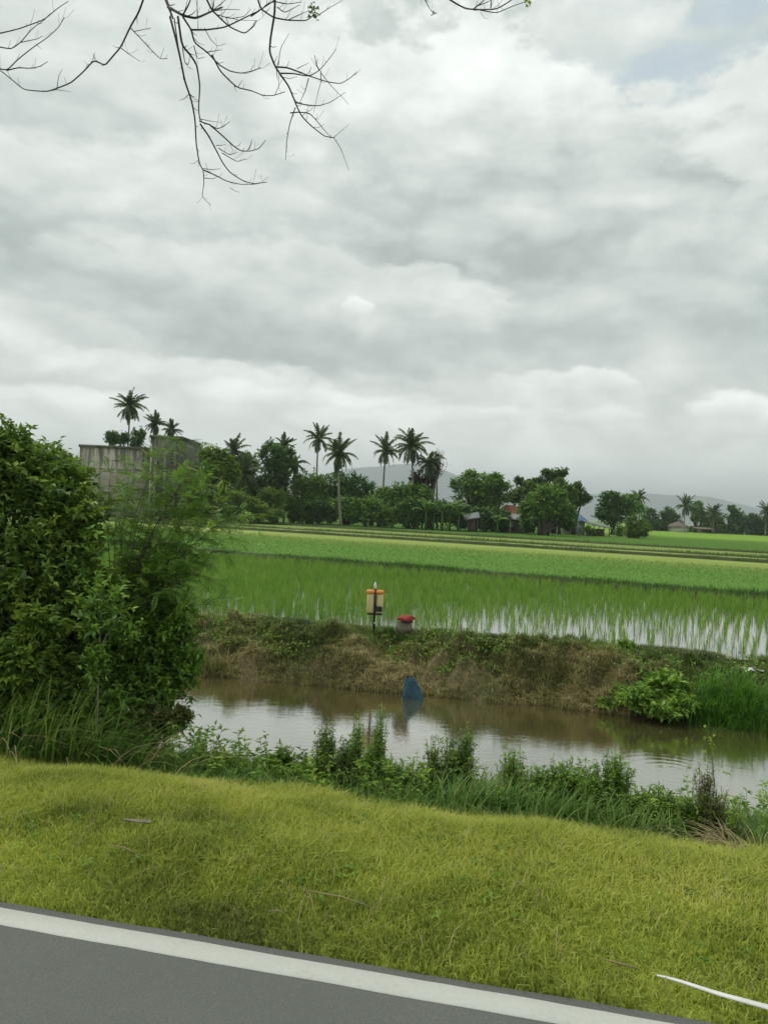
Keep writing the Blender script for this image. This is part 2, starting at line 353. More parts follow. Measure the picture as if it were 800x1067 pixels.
# edge line upper edge follows the photograph: v = 2.36
e0 = 2.274+.004*fbm(ru, ru*0, 11, 3, 4); e1 = 2.362+.004*fbm(ru, ru*0, 12, 3, 4)
V = np.vstack([uv2(ru, e0-.003, .0004), uv2(ru, e0, .0035), uv2(ru, e1, .0035), uv2(ru, e1+.003, .0004)]); F = np.array([(i*n+j, i*n+j+1, (i+1)*n+j+1, (i+1)*n+j) for i in range(3) for j in range(n-1)])
tag(mesh('road_edge_line', V, F, paint), kind='structure')
for k in range(-6, 7):
    V = uv2(np.array([k*9.0, k*9+4.5, k*9+4.5, k*9]), np.array([-1.3, -1.3, -1.2, -1.2]), .004)
    tag(mesh('road_lane_line', V, [[(0, 1, 2, 3)]][0], paint), kind='structure')

# ------------------------------------------------------------------ water
def watermat(name, deep, deep2, ior, rough, s1, s2, d1, rings=()):
    m, t, p, g = newmat(name)
    geo = N(t, 'ShaderNodeNewGeometry'); pos = geo.outputs['Position']
    mp = N(t, 'ShaderNodeMapping'); mp.inputs['Rotation'].default_value = (0, 0, AL); mp.inputs['Scale'].default_value = (.55, 1.4, 1); t.links.new(pos, mp.inputs[0])
    na = g.noise(mp.outputs[0], s1, 5, .55); nb = g.noise(mp.outputs[0], s2, 3, .5); nl = g.noise(mp.outputs[0], .35, 3, .5)
    h = g.m('ADD', g.m('MULTIPLY', na.outputs['Fac'], g.m('MULTIPLY', g.mapr(nl.outputs['Fac'], .35, .65, .25, 1.0), 1.0)), g.m('MULTIPLY', nb.outputs['Fac'], .35))
    for (rx, ry, R0, lam, amp) in rings:
        vd = N(t, 'ShaderNodeVectorMath', operation='DISTANCE'); t.links.new(pos, vd.inputs[0]); vd.inputs[1].default_value = (rx, ry, ZW)
        d = vd.outputs['Value']; wv = g.m('SINE', g.m('MULTIPLY', d, 2*math.pi/lam))
        h = g.m('ADD', h, g.m('MULTIPLY', wv, g.m('MULTIPLY', g.mapr(d, R0, .2*R0, 0, 1), amp)))
    b = N(t, 'ShaderNodeBump'); b.inputs['Strength'].default_value = 1; b.inputs['Distance'].default_value = d1
    t.links.new(h, b.inputs['Height']); t.links.new(b.outputs[0], p.inputs['Normal'])
    nm = g.noise(pos, .5, 4, .6)
    t.links.new(ramp(t, nm.outputs['Fac'], [(.35, deep), (.65, deep2)]), p.inputs['Base Color'])
    p.inputs['Roughness'].default_value = .9; p.inputs['Specular IOR Level'].default_value = 0
    gl = N(t, 'ShaderNodeBsdfGlossy'); gl.inputs['Roughness'].default_value = rough; t.links.new(b.outputs[0], gl.inputs['Normal'])
    fr = N(t, 'ShaderNodeFresnel'); fr.inputs['IOR'].default_value = 1.33; t.links.new(b.outputs[0], fr.inputs['Normal'])
    mx = N(t, 'ShaderNodeMixShader'); t.links.new(g.m('MINIMUM', g.m('MULTIPLY', fr.outputs[0], ior), .85), mx.inputs[0])
    t.links.new(p.outputs[0], mx.inputs[1]); t.links.new(gl.outputs[0], mx.inputs[2]); t.links.new(mx.outputs[0], t.nodes['Material Output'].inputs[0])
    return m
rc = onz(700, 805, ZW)
wm = watermat('canal_water', (.165, .140, .058), (.195, .165, .070), 3.9, .02, 6, 22, .0028, [(rc[0], rc[1], 1.1, .14, .12)])
V = uv2(np.array([-3000, 3000, 3000, -3000.]), np.array([6.9, 6.9, 13.0, 13.0]), ZW)
tag(mesh('canal_water', V, [(0, 1, 2, 3)], wm), kind='structure')
wp = watermat('paddy_water', (.12, .11, .075), (.16, .15, .10), 1.9, .05, 5, 20, .003)
V = np.vstack([uv2(-300., 13.7, ZF), uv2(300., 13.7, ZF), uv2(300., 40., ZF), pq(-300., 60., ZF)])
V = np.array([uv2(-250., 13.7, ZF), uv2(49.5, 13.7, ZF), pq(-2., 26.2, ZF)+np.array([0, 0, 0]), pq(-300., 26.2, ZF)])
V[2] = pq(41.5, 26.2, ZF)
tag(mesh('paddy_water', V, [(0, 1, 2, 3)], wp), kind='structure')

# ------------------------------------------------------------------ far fields
ZC = -.62
m, t, p, g = newmat('field_bands')
geo = N(t, 'ShaderNodeNewGeometry'); pos = geo.outputs['Position']
def dotn(t, pos, vec):
    d = N(t, 'ShaderNodeVectorMath', operation='DOT_PRODUCT'); t.links.new(pos, d.inputs[0]); d.inputs[1].default_value = tuple(vec); return d.outputs['Value']
q_ = dotn(t, pos, Nq); p_ = dotn(t, pos, Tq)
vec = g.comb(g.m('MULTIPLY', p_, .25), q_, 0.0)
nw = g.noise(vec, .12, 4, .6); nf = g.noise(pos, 2.2, 5, .7); nm = g.noise(vec, .5, 4, .6)
qq = g.m('ADD', q_, g.m('MULTIPLY', g.m('SUBTRACT', nw.outputs['Fac'], .5), 1.2))
r1 = (.115, .235, .045); y1 = (.24, .31, .08); far = (.085, .17, .03); r2 = (.155, .25, .055); pale = (.29, .38, .10)
r = t.nodes.new('ShaderNodeValToRGB'); e = r.color_ramp.elements
stops = [(26, r1), (37, r1), (42, r2), (44.0, y1), (46.5, y1), (48.5, pale), (49.6, y1), (51.5, (.17, .25, .06)), (57, y1), (61, (.18, .26, .06)), (69, (.22, .29, .08)), (71, far), (105, far), (120, (.10, .20, .03)), (140, (.20, .33, .05)), (300, (.17, .30, .05))]
while len(e) < len(stops): e.new(.5)
for i, (a, cc) in enumerate(stops): e[i].position = a/300; e[i].color = (*cc, 1)
t.links.new(g.m('DIVIDE', qq, 300.0), r.inputs[0])
c = g.mix(1.0, r.outputs[0], g.rgb(g.m('ADD', .55, g.m('ADD', g.m('MULTIPLY', nf.outputs['Fac'], .5), g.m('MULTIPLY', nm.outputs['Fac'], .4)))), 'MULTIPLY')
t.links.new(c, p.inputs['Base Color']); p.inputs['Roughness'].default_value = 1; p.inputs['Specular IOR Level'].default_value = .05
b = N(t, 'ShaderNodeBump'); b.inputs['Strength'].default_value = 1; b.inputs['Distance'].default_value = .12
t.links.new(nf.outputs['Fac'], b.inputs['Height']); t.links.new(b.outputs[0], p.inputs['Normal'])
V = np.array([pq(-9000., 25.9, ZC), pq(41., 25.9, ZC), uv2(9000., 14.5, ZC), uv2(9000., 9000., ZC), pq(-9000., 9000., ZC)])
tag(mesh('far_field', V, [(0, 1, 2, 3, 4)], m), kind='structure')

def ridge(name, q, w_, h, p0, p1, base, mat, seed, wob=.25, step=.4):
    ps = np.arange(p0, p1, step); k = np.array([-1, -.6, -.2, .2, .6, 1]); hz = np.array([0, .7, 1, 1, .7, 0])
    V = []
    cq = q+wob*fbm(ps, ps*0, seed, .03, 3)
    for i, kk in enumerate(k):
        V.append(pq(ps, cq+kk*w_/2, base+hz[i]*h*(1+.35*fbm(ps, ps*0+kk, seed+1, .3, 4))))
    n = len(ps); F = np.array([(i*n+j, i*n+j+1, (i+1)*n+j+1, (i+1)*n+j) for i in range(5) for j in range(n-1)])
    tag(mesh(name, np.vstack(V), F, mat, smooth=True), kind='structure'); return ps, cq
M['bund'] = simple('bund_soil', (.035, .06, .02), (.08, .085, .035), 1.2, .95, .5)
ridge('field_bund', 25.6, .8, .30, -70, 40, ZF-.06, M['bund'], 21)
for k, (q, hh) in enumerate([(51.0, .22), (58.5, .16), (70.0, .20)]):
    ridge('field_bund', q, .6, hh, -130, 120, ZC-.04, M['bund'], 30+k, .5, .8)

# ------------------------------------------------------------------ blades
def blades(base, h, wd, lean, rng, az=None, droop=.5, seg=2, var=None):
    """base (n,3); returns V, T, var"""
    n = len(base); h = np.broadcast_to(h, n); wd = np.broadcast_to(wd, n); lean = np.broadcast_to(lean, n)
    if az is None: az = rng.uniform(0, 2*math.pi, n)
    d = np.stack([np.cos(az), np.sin(az), np.zeros(n)], 1)
    sa = az+math.pi/2+rng.normal(0, .6, n); s_ = np.stack([np.cos(sa), np.sin(sa), np.zeros(n)], 1)
    up = np.array([0, 0, 1.0])
    if var is None: var = rng.uniform(0, 1, n)
    if seg == 1:
        tip = base+d*(lean*h)[:, None]+up*(h*np.sqrt(np.clip(1-lean**2, .1, 1)))[:, None]
        V = np.stack([base-s_*wd[:, None]/2, base+s_*wd[:, None]/2, tip], 1).reshape(-1, 3)
        return V, np.arange(n*3).reshape(-1, 3), var
    m1 = base+d*(lean*h*.35)[:, None]+up*(h*.6)[:, None]
    tip = base+d*(lean*h*(1.0+droop*.5))[:, None]+up*(h*(1.0-droop*lean*.6))[:, None]
    V = np.stack([base-s_*wd[:, None]/2, base+s_*wd[:, None]/2, m1-s_*wd[:, None]*.42, m1+s_*wd[:, None]*.42, tip], 1).reshape(-1, 3)
    i = np.arange(n)[:, None]*5
    T = np.concatenate([i+[0, 1, 3], i+[0, 3, 2], i+[2, 3, 4]], 1).reshape(-1, 3)
    return V, T, np.repeat(var, 3)
def blade_obj(name, parts, mat, parent=None):
    mb = MB()
    for V, T, v in parts: mb.add(V, T, None, v)
    return mb.build(name, mat, parent)
rng = np.random.default_rng(7)
def wedge(n, v0, v1, margin=1.3):
    """random points of the strip v0..v1 that the frame can plausibly see"""
    v = rng.uniform(v0, v1, n*3); u = rng.uniform(-1, 1, n*3)*(v1*.62+margin)
    P = uv2(u, v); k = np.abs(P[:, 0]) < P[:, 1]*.56+margin
    return u[k][:n], v[k][:n]

# verge turf
u, v = wedge(250000, 2.39, 4.35)
dens = fbm(u, v, 40, .5, 4); keep = rng.uniform(0, 1, len(u)) < np.clip(.85+.5*dens, .25, 1)
keep &= (v > 2.41+.025*fbm(u, u*0, 3, .9, 5)+np.abs(rng.normal(0, .02, len(v))))
u, v = u[keep], v[keep]; z = gz(u, v); n = len(u)
hh = (.035+.045*np.clip((v-2.6)/1.6, 0, 1))*(1+.5*fbm(u, v, 41, .8, 3))*rng.uniform(.5, 1.35, n)
vb = np.clip(0.46+.42*fbm(u, v, 42, .45, 4)+.22*fbm(u, v, 49, 1.6, 2)+.22*(v-3.3)+rng.normal(0, .14, n), 0, 1)
tag(blade_obj('verge_grass', [blades(uv2(u, v, z-.004), hh, .0045*rng.uniform(.7, 1.5, n), rng.uniform(.1, .9, n), rng, var=vb)], M['verge']), 'short yellow green grass covering the roadside verge', 'grass', kind='stuff')
rgw = np.random.default_rng(520); mb = MB(); u, v = wedge(260, 2.7, 4.3)
for a, b_ in zip(u, v):
    p0 = uv2(np.array(a), np.array(b_), gz(np.array(a), np.array(b_))+.03); k = int(rgw.integers(6, 16)); sz = rgw.uniform(.35, .85)
    mb_args = (p0+rgw.normal(0, 1, (k, 3))*[.02*sz, .02*sz, .006], rgw.normal(0, 1, (k, 3))*[1, 1, .3]+[0, 0, .35], .04*sz*rgw.uniform(.6, 1.2, k), .016*sz)
    VERGEW = globals().setdefault('VERGEW', []); VERGEW.append((mb_args, np.clip(rgw.normal(.4, .3), 0, 1)))
# dry straw lying through the turf
u, v = wedge(700, 2.5, 4.3); z = gz(u, v); n = len(u)
tag(blade_obj('dry_grass', [blades(uv2(u, v, z+.01), rng.uniform(.05, .12, n), .0035, rng.uniform(.8, 1.0, n), rng)], M['straw']), 'thin dry straw blades mixed through the verge turf', 'grass', kind='stuff')
# slope cover down to the canal
u, v = wedge(90000, 4.15, 7.6); z = gz(u, v); n = len(u)
hh = rng.uniform(.08, .30, n)*(1+.4*fbm(u, v, 43, .5, 3))*np.interp(v, [4.1, 4.8, 6.2, 7.3], [.35, 1.0, .9, .5])
tag(blade_obj('slope_grass', [blades(uv2(u, v, z-.01), hh, .009, rng.uniform(.2, .9, n), rng)], M['reed']), 'rank green grass on the near slope of the canal', 'grass', kind='stuff')
# far bank grass
u, v = wedge(150000, 11.9, 14.1); z = gz(u, v)
pat = fbm(u, v, 44, .45, 4); keep = (pat > -.28) | (rng.uniform(0, 1, len(u)) < .25)
keep &= (z > ZW-.03)
u, v, z, pat = u[keep], v[keep], z[keep], pat[keep]; n = len(u)
hh = rng.uniform(.05, .17, n)*(1+.6*pat)
vb = np.clip(.58-.7*fbm(u, v, 45, .3, 3)-.3*(v-12.9)-.25*(u > 4.5)+rng.normal(0, .18, n), 0, 1)
tag(blade_obj('bank_grass', [blades(uv2(u, v, z-.01), hh, .011, rng.uniform(.4, 1.1, n), rng, var=vb, droop=.9)], M['bank_grass']), 'dry brown and green grass matted over the far canal bank', 'grass', kind='stuff')
u, v = wedge(30000, 13.0, 14.25); z = gz(u, v); n = len(u)
tag(blade_obj('crest_grass', [blades(uv2(u, v, z-.01), rng.uniform(.05, .16, n)*(1+.5*fbm(u, v, 46, .4, 3)), .010, rng.uniform(.1, .7, n), rng)], M['bank_green']), 'green grass along the crest of the far bank beside the paddy', 'grass', kind='stuff')

# rice, clump by clump in rows
def rice(q0, q1, sp, nb, hgt, wd, z0, seg, name, mat, label, vmin=14.15, bright=0):
    pp, qq = np.meshgrid(np.arange(-60, 60, sp), np.arange(q0, q1, sp*1.05)); pp = pp.ravel(); qq = qq.ravel()
    pp = pp+rng.normal(0, sp*.16, len(pp)); qq = qq+rng.normal(0, sp*.16, len(qq))
    pp = pp+rng.normal(0, .12, len(pp))*(qq > 20); qq = qq+rng.normal(0, .12, len(qq))*(qq > 20)
    Pp = pq(pp, qq, z0); uu_, vv_ = to_uv(Pp)
    k = (vv_ > vmin+rng.uniform(0, .25, len(pp))) & (np.abs(Pp[:, 0]) < Pp[:, 1]*.55+1.5)
    Pp = Pp[k]; X, Y = Pp[:, 0], Pp[:, 1]
    s = np.clip((X+2)/6, 0, 1)*np.clip((21-Y)/5.5, 0, 1)+.25*np.clip((17-Y)/3, 0, 1)
    s = np.clip(s+.25*fbm(X, Y, 50, .12, 3), 0, 1)
    kk = rng.uniform(0, 1, len(Pp)) > s*.55; Pp = Pp[kk]; s = s[kk]
    nbl = np.maximum(3, (nb*(1-.55*s)*rng.uniform(.7, 1.2, len(Pp))).astype(int))
    B = np.repeat(Pp, nbl, 0); S = np.repeat(s, nbl); n = len(B)
    B = B+np.concatenate([rng.normal(0, .02*(1+sp), (n, 2)), np.zeros((n, 1))], 1)
    ht = np.repeat(rng.uniform(.8, 1.15, len(Pp)), nbl)*hgt*rng.uniform(.6, 1.1, n)*(1-.1*S)
    vb = np.clip(np.repeat(rng.uniform(.2, .8, len(Pp)), nbl)+rng.normal(0, .12, n)+.25*S+bright, 0, 1)
    tag(blade_obj(name, [blades(B, ht, wd, np.abs(rng.normal(.22, .15, n)), rng, seg=seg, var=vb)], mat), label, 'rice', kind='stuff')
rice(9, 25.1, .21, 13, .33, .011, ZF-.02, 2, 'rice_plants', M['rice'], 'young rice in rows standing in the flooded near paddy')
rice(26.2, 44, .22, 8, .19, .018, ZC-.10, 1, 'rice_plants', M['rice_far'], 'dense bright green rice of the paddy beyond the grassy bund', bright=-.1)

def bundgrass(name, q, wq, p0, p1, n, h0, h1, wd, zb, seed, label, mat):
    p = rng.uniform(p0, p1, n); cl = fbm(p, p*0, seed, .09, 4)
    k = rng.uniform(0, 1, n) < np.clip(.62+.7*cl, .18, 1); p = p[k]; cl = cl[k]; n = len(p)
    B = pq(p, q+rng.uniform(-wq, wq, n), zb); 
    k = np.abs(B[:, 0]) < B[:, 1]*.58+2; B = B[k]; cl = cl[k]; n = len(B)
    tag(blade_obj(name, [blades(B, rng.uniform(h0, h1, n)*(1+.8*cl), wd, rng.uniform(.1, .8, n), rng, seg=1)], mat), label, 'grass', kind='stuff')
bundgrass('bund_grass', 25.55, .38, -40, 30, 34000, .06, .20, .022, ZF+.20, 60, 'dark green grass on the bund between the two rice paddies', M['bund_grass'])
bundgrass('bund_grass', 51.0, .5, -90, 60, 9000, .06, .22, .04, ZC+.12, 61, 'dark tufts on the nearest of the three far field bunds', M['bund_grass'])
bundgrass('bund_grass', 58.5, .5, -90, 70, 7000, .05, .2, .05, ZC+.10, 62, 'dark tufts on the middle one of the three far field bunds', M['bund_grass'])
bundgrass('bund_grass', 70.0, .5, -110, 90, 9000, .06, .24, .05, ZC+.12, 63, 'dark tufts on the farthest of the three far field bunds', M['bund_grass'])

# ------------------------------------------------------------------ foliage
def leaves(base, d, L, W, rng, fold=.25, var=None):
    """diamond leaves folded on the midrib: base (n,3), direction d (n,3)"""
    n = len(base); L = np.broadcast_to(L, n)[:, None]; W = np.broadcast_to(W, n)[:, None]
    d = nrm(d); s_ = nrm(np.cross(d, rnd_dir(rng, n)*.55+np.array([0, 0, 1.0]))); nn = np.cross(s_, d)
    mid = base+d*L*.42; tip = base+d*L-nn*L*.12
    V = np.stack([base, mid+s_*W/2+nn*W*fold, tip, mid-s_*W/2+nn*W*fold], 1).reshape(-1, 3)
    i = np.arange(n)[:, None]*4
    T = np.concatenate([i+[0, 1, 2], i+[0, 2, 3]], 1).reshape(-1, 3)
    return V, T, np.repeat(rng.uniform(0, 1, n) if var is None else var, 2)
def pinnate(base, d, L, npair, lw, rng, var=None):
    n = len(base); d = nrm(d); s_ = nrm(np.cross(d, rnd_dir(rng, n)*.3+np.array([0, 0, 1.0]))); nn = np.cross(s_, d)
    if var is None: var = rng.uniform(0, 1, n)
    out = []
    L = np.broadcast_to(L, n)[:, None]
    for i in range(npair):
        f = (i+.7)/npair; c = base+d*L*f-nn*L*.25*f*f
        ll = L*.30*math.sin(math.pi*(.15+.8*f))
        for sg in (-1, 1):
            dd = nrm(s_*sg+d*.35-nn*.15)
            V = np.stack([c, c+dd*ll*.45+d*lw*.5, c+dd*ll, c+dd*ll*.45-d*lw*.5], 1).reshape(-1, 3)
            k = np.arange(n)[:, None]*4
            out.append((V, np.concatenate([k+[0, 1, 2], k+[0, 2, 3]], 1).reshape(-1, 3), np.repeat(var, 2)))
    return out
def bez(a, b, c, n=6):
    t = np.linspace(0, 1, n)[:, None]; return (1-t)**2*a+2*t*(1-t)*b+t*t*c
def foliage(rng, blobs, ntwig, lpt, L, W, twlen=.35, shell=.35, flat=1.0, upb=.25, out=None, mb=None, twr=0, pin=None, droop=0.0, varspread=.35):
    """blobs: [(centre, radii)]; twigs rooted inside, leaves along each"""
    mb = mb or MB()
    vol = np.array([r[0]*r[1]+r[0]*r[2]+r[1]*r[2] for c, r in blobs]); pr = vol/vol.sum()
    bi = rng.choice(len(blobs), ntwig, p=pr)
    cs = np.array([c for c, r in blobs])[bi]; rs = np.array([r for c, r in blobs])[bi]
    dr = rnd_dir(rng, ntwig); rad = (rng.uniform(shell, 1, ntwig)**.6)*(1+rng.normal(0, .09 if twlen > .8 else (.17 if twlen > .13 else .30), ntwig))
    end = cs+dr*rs*rad[:, None]
    ax = nrm(dr*np.array([1, 1, .8])+np.array([0, 0, upb-droop])+rnd_dir(rng, ntwig)*.5)
    st = end-ax*twlen*rng.uniform(.6, 1.2, ntwig)[:, None]
    cv = np.clip(.5+varspread*rng.normal(0, 1, ntwig), 0, 1)
    if twr:
        for a, b in zip(st, end): mb.tube(np.array([a, (a+b)/2, b]), [twr, twr*.8, twr*.4], 3, .2)
    tt = rng.uniform(.05, 1.05, (ntwig, lpt)); B = st[:, None]+(end-st)[:, None]*tt[..., None]
    ld = nrm(ax[:, None]*.6+rng.normal(0, 1, (ntwig, lpt, 3))*np.array([1, 1, flat*.6])-np.array([0, 0, droop]))
    va = np.clip(cv[:, None]+rng.normal(0, .13, (ntwig, lpt)), 0, 1)
    B = B.reshape(-1, 3); ld = ld.reshape(-1, 3); va = va.ravel(); sc = rng.uniform(.6, 1.2, len(B))
    if pin:
        for V, T, v in pinnate(B, ld, L*sc, pin[0], pin[1], rng, va): mb.add(V, T, None, v)
    else:
        V, T, v = leaves(B, ld, L*sc, W*sc, rng, var=va); mb.add(V, T, None, v)
    return mb
def stems(mb, base, blobs, r0, rng, k=5, spread=.05, r1=.35):
    for c, r in blobs:
        b = np.array(base)+rng.normal(0, spread, 3)*np.array([1, 1, 0]); c = np.array(c)
        mid = b*.5+c*.5; mid[2] = b[2]*.35+c[2]*.65; mid[:2] = b[:2]*.62+c[:2]*.38
        mb.tube(bez(b, mid+rng.normal(0, .05, 3), c, 7), np.linspace(r0, r0*r1, 7), k)

def shrub(name, label, cat, base, blobs, ntwig, lpt, L, W, mat, barkm, r0=.02, seed=1, group=None, stemname='stem', folname='foliage', **kw):
    rg = np.random.default_rng(seed)
    o = thing(name, label, cat, base, group)
    mb = MB(); stems(mb, base, blobs, r0, rg); mb.build(stemname, barkm, o, True)
    foliage(rg, blobs, ntwig, lpt, L, W, **kw).build(folname, mat, o)
    return o
def B(px, py, Y, rx, ry, ydepth=None):
    """ellipsoid placed where it stands: centre through pixel at distance Y, radii in photo pixels at that distance"""
    s = Y/800; return (at(px, py, Y), (rx*s, (ydepth if ydepth else (rx+ry)*.5*s), ry*s))
def gnd(px, Y):
    x = at(px, 533, Y)[0]; return np.array([x, Y, float(gP(np.array(x), np.array(Y)))])

mb = MB()
for (Bw, Dw, Lw, Ww), vw in VERGEW:
    V, T, v = leaves(Bw, Dw, Lw, Ww, rgw, var=np.full(len(Bw), vw)); mb.add(V, T, None, v)
tag(mb.build('verge_weeds', M['leaf_cover']), 'small leafy weeds dotted through the verge grass', 'ground cover', kind='stuff')
# --- the thicket on the near left
shrub('tall_shrub', 'large dark leafy shrub at the left edge above the grass verge', 'shrub', gnd(20, 5.7),
      [B(18, 490, 5.8, 62, 44), B(-50, 500, 5.8, 70, 70), B(62, 540, 5.7, 56, 50), B(15, 590, 5.6, 80, 60), B(80, 620, 5.6, 58, 52), B(30, 690, 5.5, 75, 52), B(-60, 640, 5.7, 80, 90), B(5, 462, 5.8, 30, 22), B(70, 505, 5.9, 34, 26), B(60, 740, 5.4, 60, 30)],
      4300, 15, .062, .030, M['leaf_dark'], M['bark'], .03, 101, twlen=.22, twr=.0022)
shrub('tall_shrub', 'yellow green bushy shrub low in front of the dark shrub at the left edge', 'shrub', gnd(10, 5.1),
      [B(14, 690, 5.0, 40, 30), B(40, 650, 5.1, 30, 26), B(-30, 720, 5.0, 40, 40), B(25, 735, 5.0, 26, 18)],
      620, 12, .06, .028, M['leaf_light'], M['bark'], .012, 102, twlen=.18, twr=.002)
rg = np.random.default_rng(103); b0 = gnd(112, 5.9)
o = thing('feathery_tree', 'slender small tree with feathery leaves spreading right over the concrete building', 'tree', b0)
mt = MB(); mc = MB(); fk = at(125, 660, 5.9)
mt.tube(bez(b0, (b0+fk)/2, fk, 6), np.linspace(.022, .014, 6), 6)
TG = [(150, 462), (172, 456), (196, 458), (214, 470), (178, 478), (200, 490), (225, 492), (160, 488), (140, 480), (212, 508), (238, 515), (190, 505), (168, 510), (246, 535), (228, 540), (205, 545), (240, 560), (185, 535), (222, 575), (200, 570), (175, 560), (210, 600), (190, 590), (150, 530), (160, 590), (128, 500), (118, 480), (215, 630), (140, 560), (180, 620), (130, 530)]
for (tx, ty) in TG:
    e = at(tx, ty, 6.0+rg.normal(0, .28)); m1 = fk*.45+e*.55+np.array([-.12, 0, .10]); c = bez(fk+rg.normal(0, .05, 3), m1, e, 12); mt.tube(c, np.linspace(.0055, .0012, 12), 4)
    for k in range(20):
        a = c[int(rg.integers(3, 12))]; d = nrm(np.array([rg.normal(.55, .55), rg.normal(0, .45), rg.normal(.02, .22)])); L_ = rg.uniform(.10, .30); b1 = a+d*L_-np.array([0, 0, .03])
        mt.tube([a, (a+b1)/2+[0, 0, .01], b1], [.002, .0014, .0008], 3)
        q = rg.uniform(.1, 1.05, (6, 1)); Bq = a+(b1-a)*q; cvv = np.clip(rg.normal(.45, .25), 0, 1)
        for V, T, v in pinnate(Bq, d*.7+rg.normal(0, .55, (6, 3))*[1, 1, .45], .11*rg.uniform(.6, 1.2, 6), 8, .010, rg, np.full(6, cvv)): mc.add(V, T, None, v)
mt.build('trunk', M['bark'], o); mc.build('crown', M['leaf_mid'], o)
shrub('tall_shrub', 'rounded mid green shrub beside the canal right of the pale trunk', 'shrub', gnd(165, 5.9),
      [B(165, 660, 5.9, 44, 40), B(190, 690, 5.9, 28, 32), B(150, 715, 5.8, 46, 34), B(185, 640, 6.0, 22, 24), B(120, 680, 5.8, 40, 50)],
      1500, 13, .052, .026, M['leaf_mid'], M['bark'], .02, 104, twlen=.2, twr=.002)
shrub('tall_shrub', 'low brownish shrub hanging over the water at the thicket foot', 'shrub', gnd(160, 5.5),
      [B(165, 752, 5.5, 34, 20), B(140, 770, 5.4, 34, 22), B(190, 745, 5.6, 14, 14)],
      420, 11, .045, .022, M['weed_red'], M['bark'], .012, 105, twlen=.16, twr=.0018)
shrub('tall_shrub', 'shaded low shrub filling the foot of the thicket behind the tall grass', 'shrub', gnd(95, 5.6),
      [B(95, 735, 5.5, 50, 30), B(110, 765, 5.4, 40, 24), B(60, 760, 5.4, 40, 24)], 900, 12, .05, .026, M['leaf_mid'], M['bark'], .012, 106, twlen=.18, twr=.002)
o = thing('sapling', 'slender pale stemmed leafy sapling standing in front of the left thicket', 'sapling', gnd(112, 4.95))
mb = MB(); mb.tube(bez(gnd(112, 4.95)-[0, 0, .05], at(103, 700, 5.0), at(106, 610, 5.1), 9), np.linspace(.009, .004, 9), 6); mb.tube(bez(at(104, 680, 5.02), at(112, 655, 5.05), at(128, 640, 5.1), 6), np.linspace(.008, .003, 6), 5); mb.build('trunk', M['bark_pale'], o, True)
mb = foliage(np.random.default_rng(107), [B(106, 632, 5.1, 32, 36), B(128, 655, 5.1, 26, 16), B(100, 690, 5.0, 20, 30)], 120, 9, .055, .024, twlen=.2, twr=.002); mb.build('crown', M['leaf_mid'], o)
# grass clumps
def clump(name, label, cat, base, n, h, spread, wd, mat, seed, lean=(.2, .8), az=None, sx=1.0, straw=0):
    rg = np.random.default_rng(seed); o = thing(name, label, cat, base)
    Bs = np.array(base)+np.concatenate([rg.normal(0, spread, (n, 2))*np.array([sx, .7]), np.full((n, 1), -.02)], 1)
    Bs[:, 2] = gP(Bs[:, 0], Bs[:, 1])-.01
    mb = MB()
    L = h*rg.uniform(.55, 1.1, n); le = rg.uniform(*lean, n)
    a = rg.uniform(0, 2*math.pi, n) if az is None else rg.normal(az, .9, n)
    # arching 5-point blade
    d = np.stack([np.cos(a), np.sin(a), 0*a], 1); s_ = np.stack([-np.sin(a), np.cos(a), 0*a], 1)
    tt = np.linspace(0, 1, 6); pts = []
    for t_ in tt:
        r_ = le*t_**1.8*L; z_ = L*(t_-.55*le*t_**2.6)
        c = Bs+d*r_[:, None]+np.array([0, 0, 1.0])*z_[:, None]; wv = wd*(1-t_**2.2)*.5+.0004
        pts += [c-s_*wv, c+s_*wv]
    V = np.stack(pts, 1).reshape(-1, 3); i = np.arange(n)[:, None]*12
    Q = np.concatenate([i+np.array([2*k, 2*k+1, 2*k+3, 2*k+2]) for k in range(5)], 1).reshape(-1, 4)
    mb.add(V, None, Q, None, np.repeat(rg.uniform(0, 1, n), 5)); mb.build('blades', mat, o)
    return o
clump('grass_clump', 'tall arching green grass clump at the foot of the left thicket', 'grass clump', gnd(62, 4.75), 240, .62, .12, .011, M['reed'], 110, az=.15, sx=1.8)
clump('grass_clump', 'tall grass leaning right under the shrub beside the canal', 'grass clump', gnd(115, 4.8), 170, .5, .12, .009, M['reed'], 111, lean=(.5, 1.1), az=0, sx=1.6)
clump('dry_grass_clump', 'pale dry straw clump leaning right below the thicket', 'grass clump', gnd(120, 4.7), 26, .55, .14, .008, M['straw'], 112, lean=(.7, 1.2), az=0, sx=1.8)
clump('dry_grass_clump', 'few straw stalks lying at the left edge below the dark shrub', 'grass clump', gnd(8, 4.6), 14, .5, .05, .007, M['straw'], 113, lean=(.9, 1.2), az=0, sx=1.2)

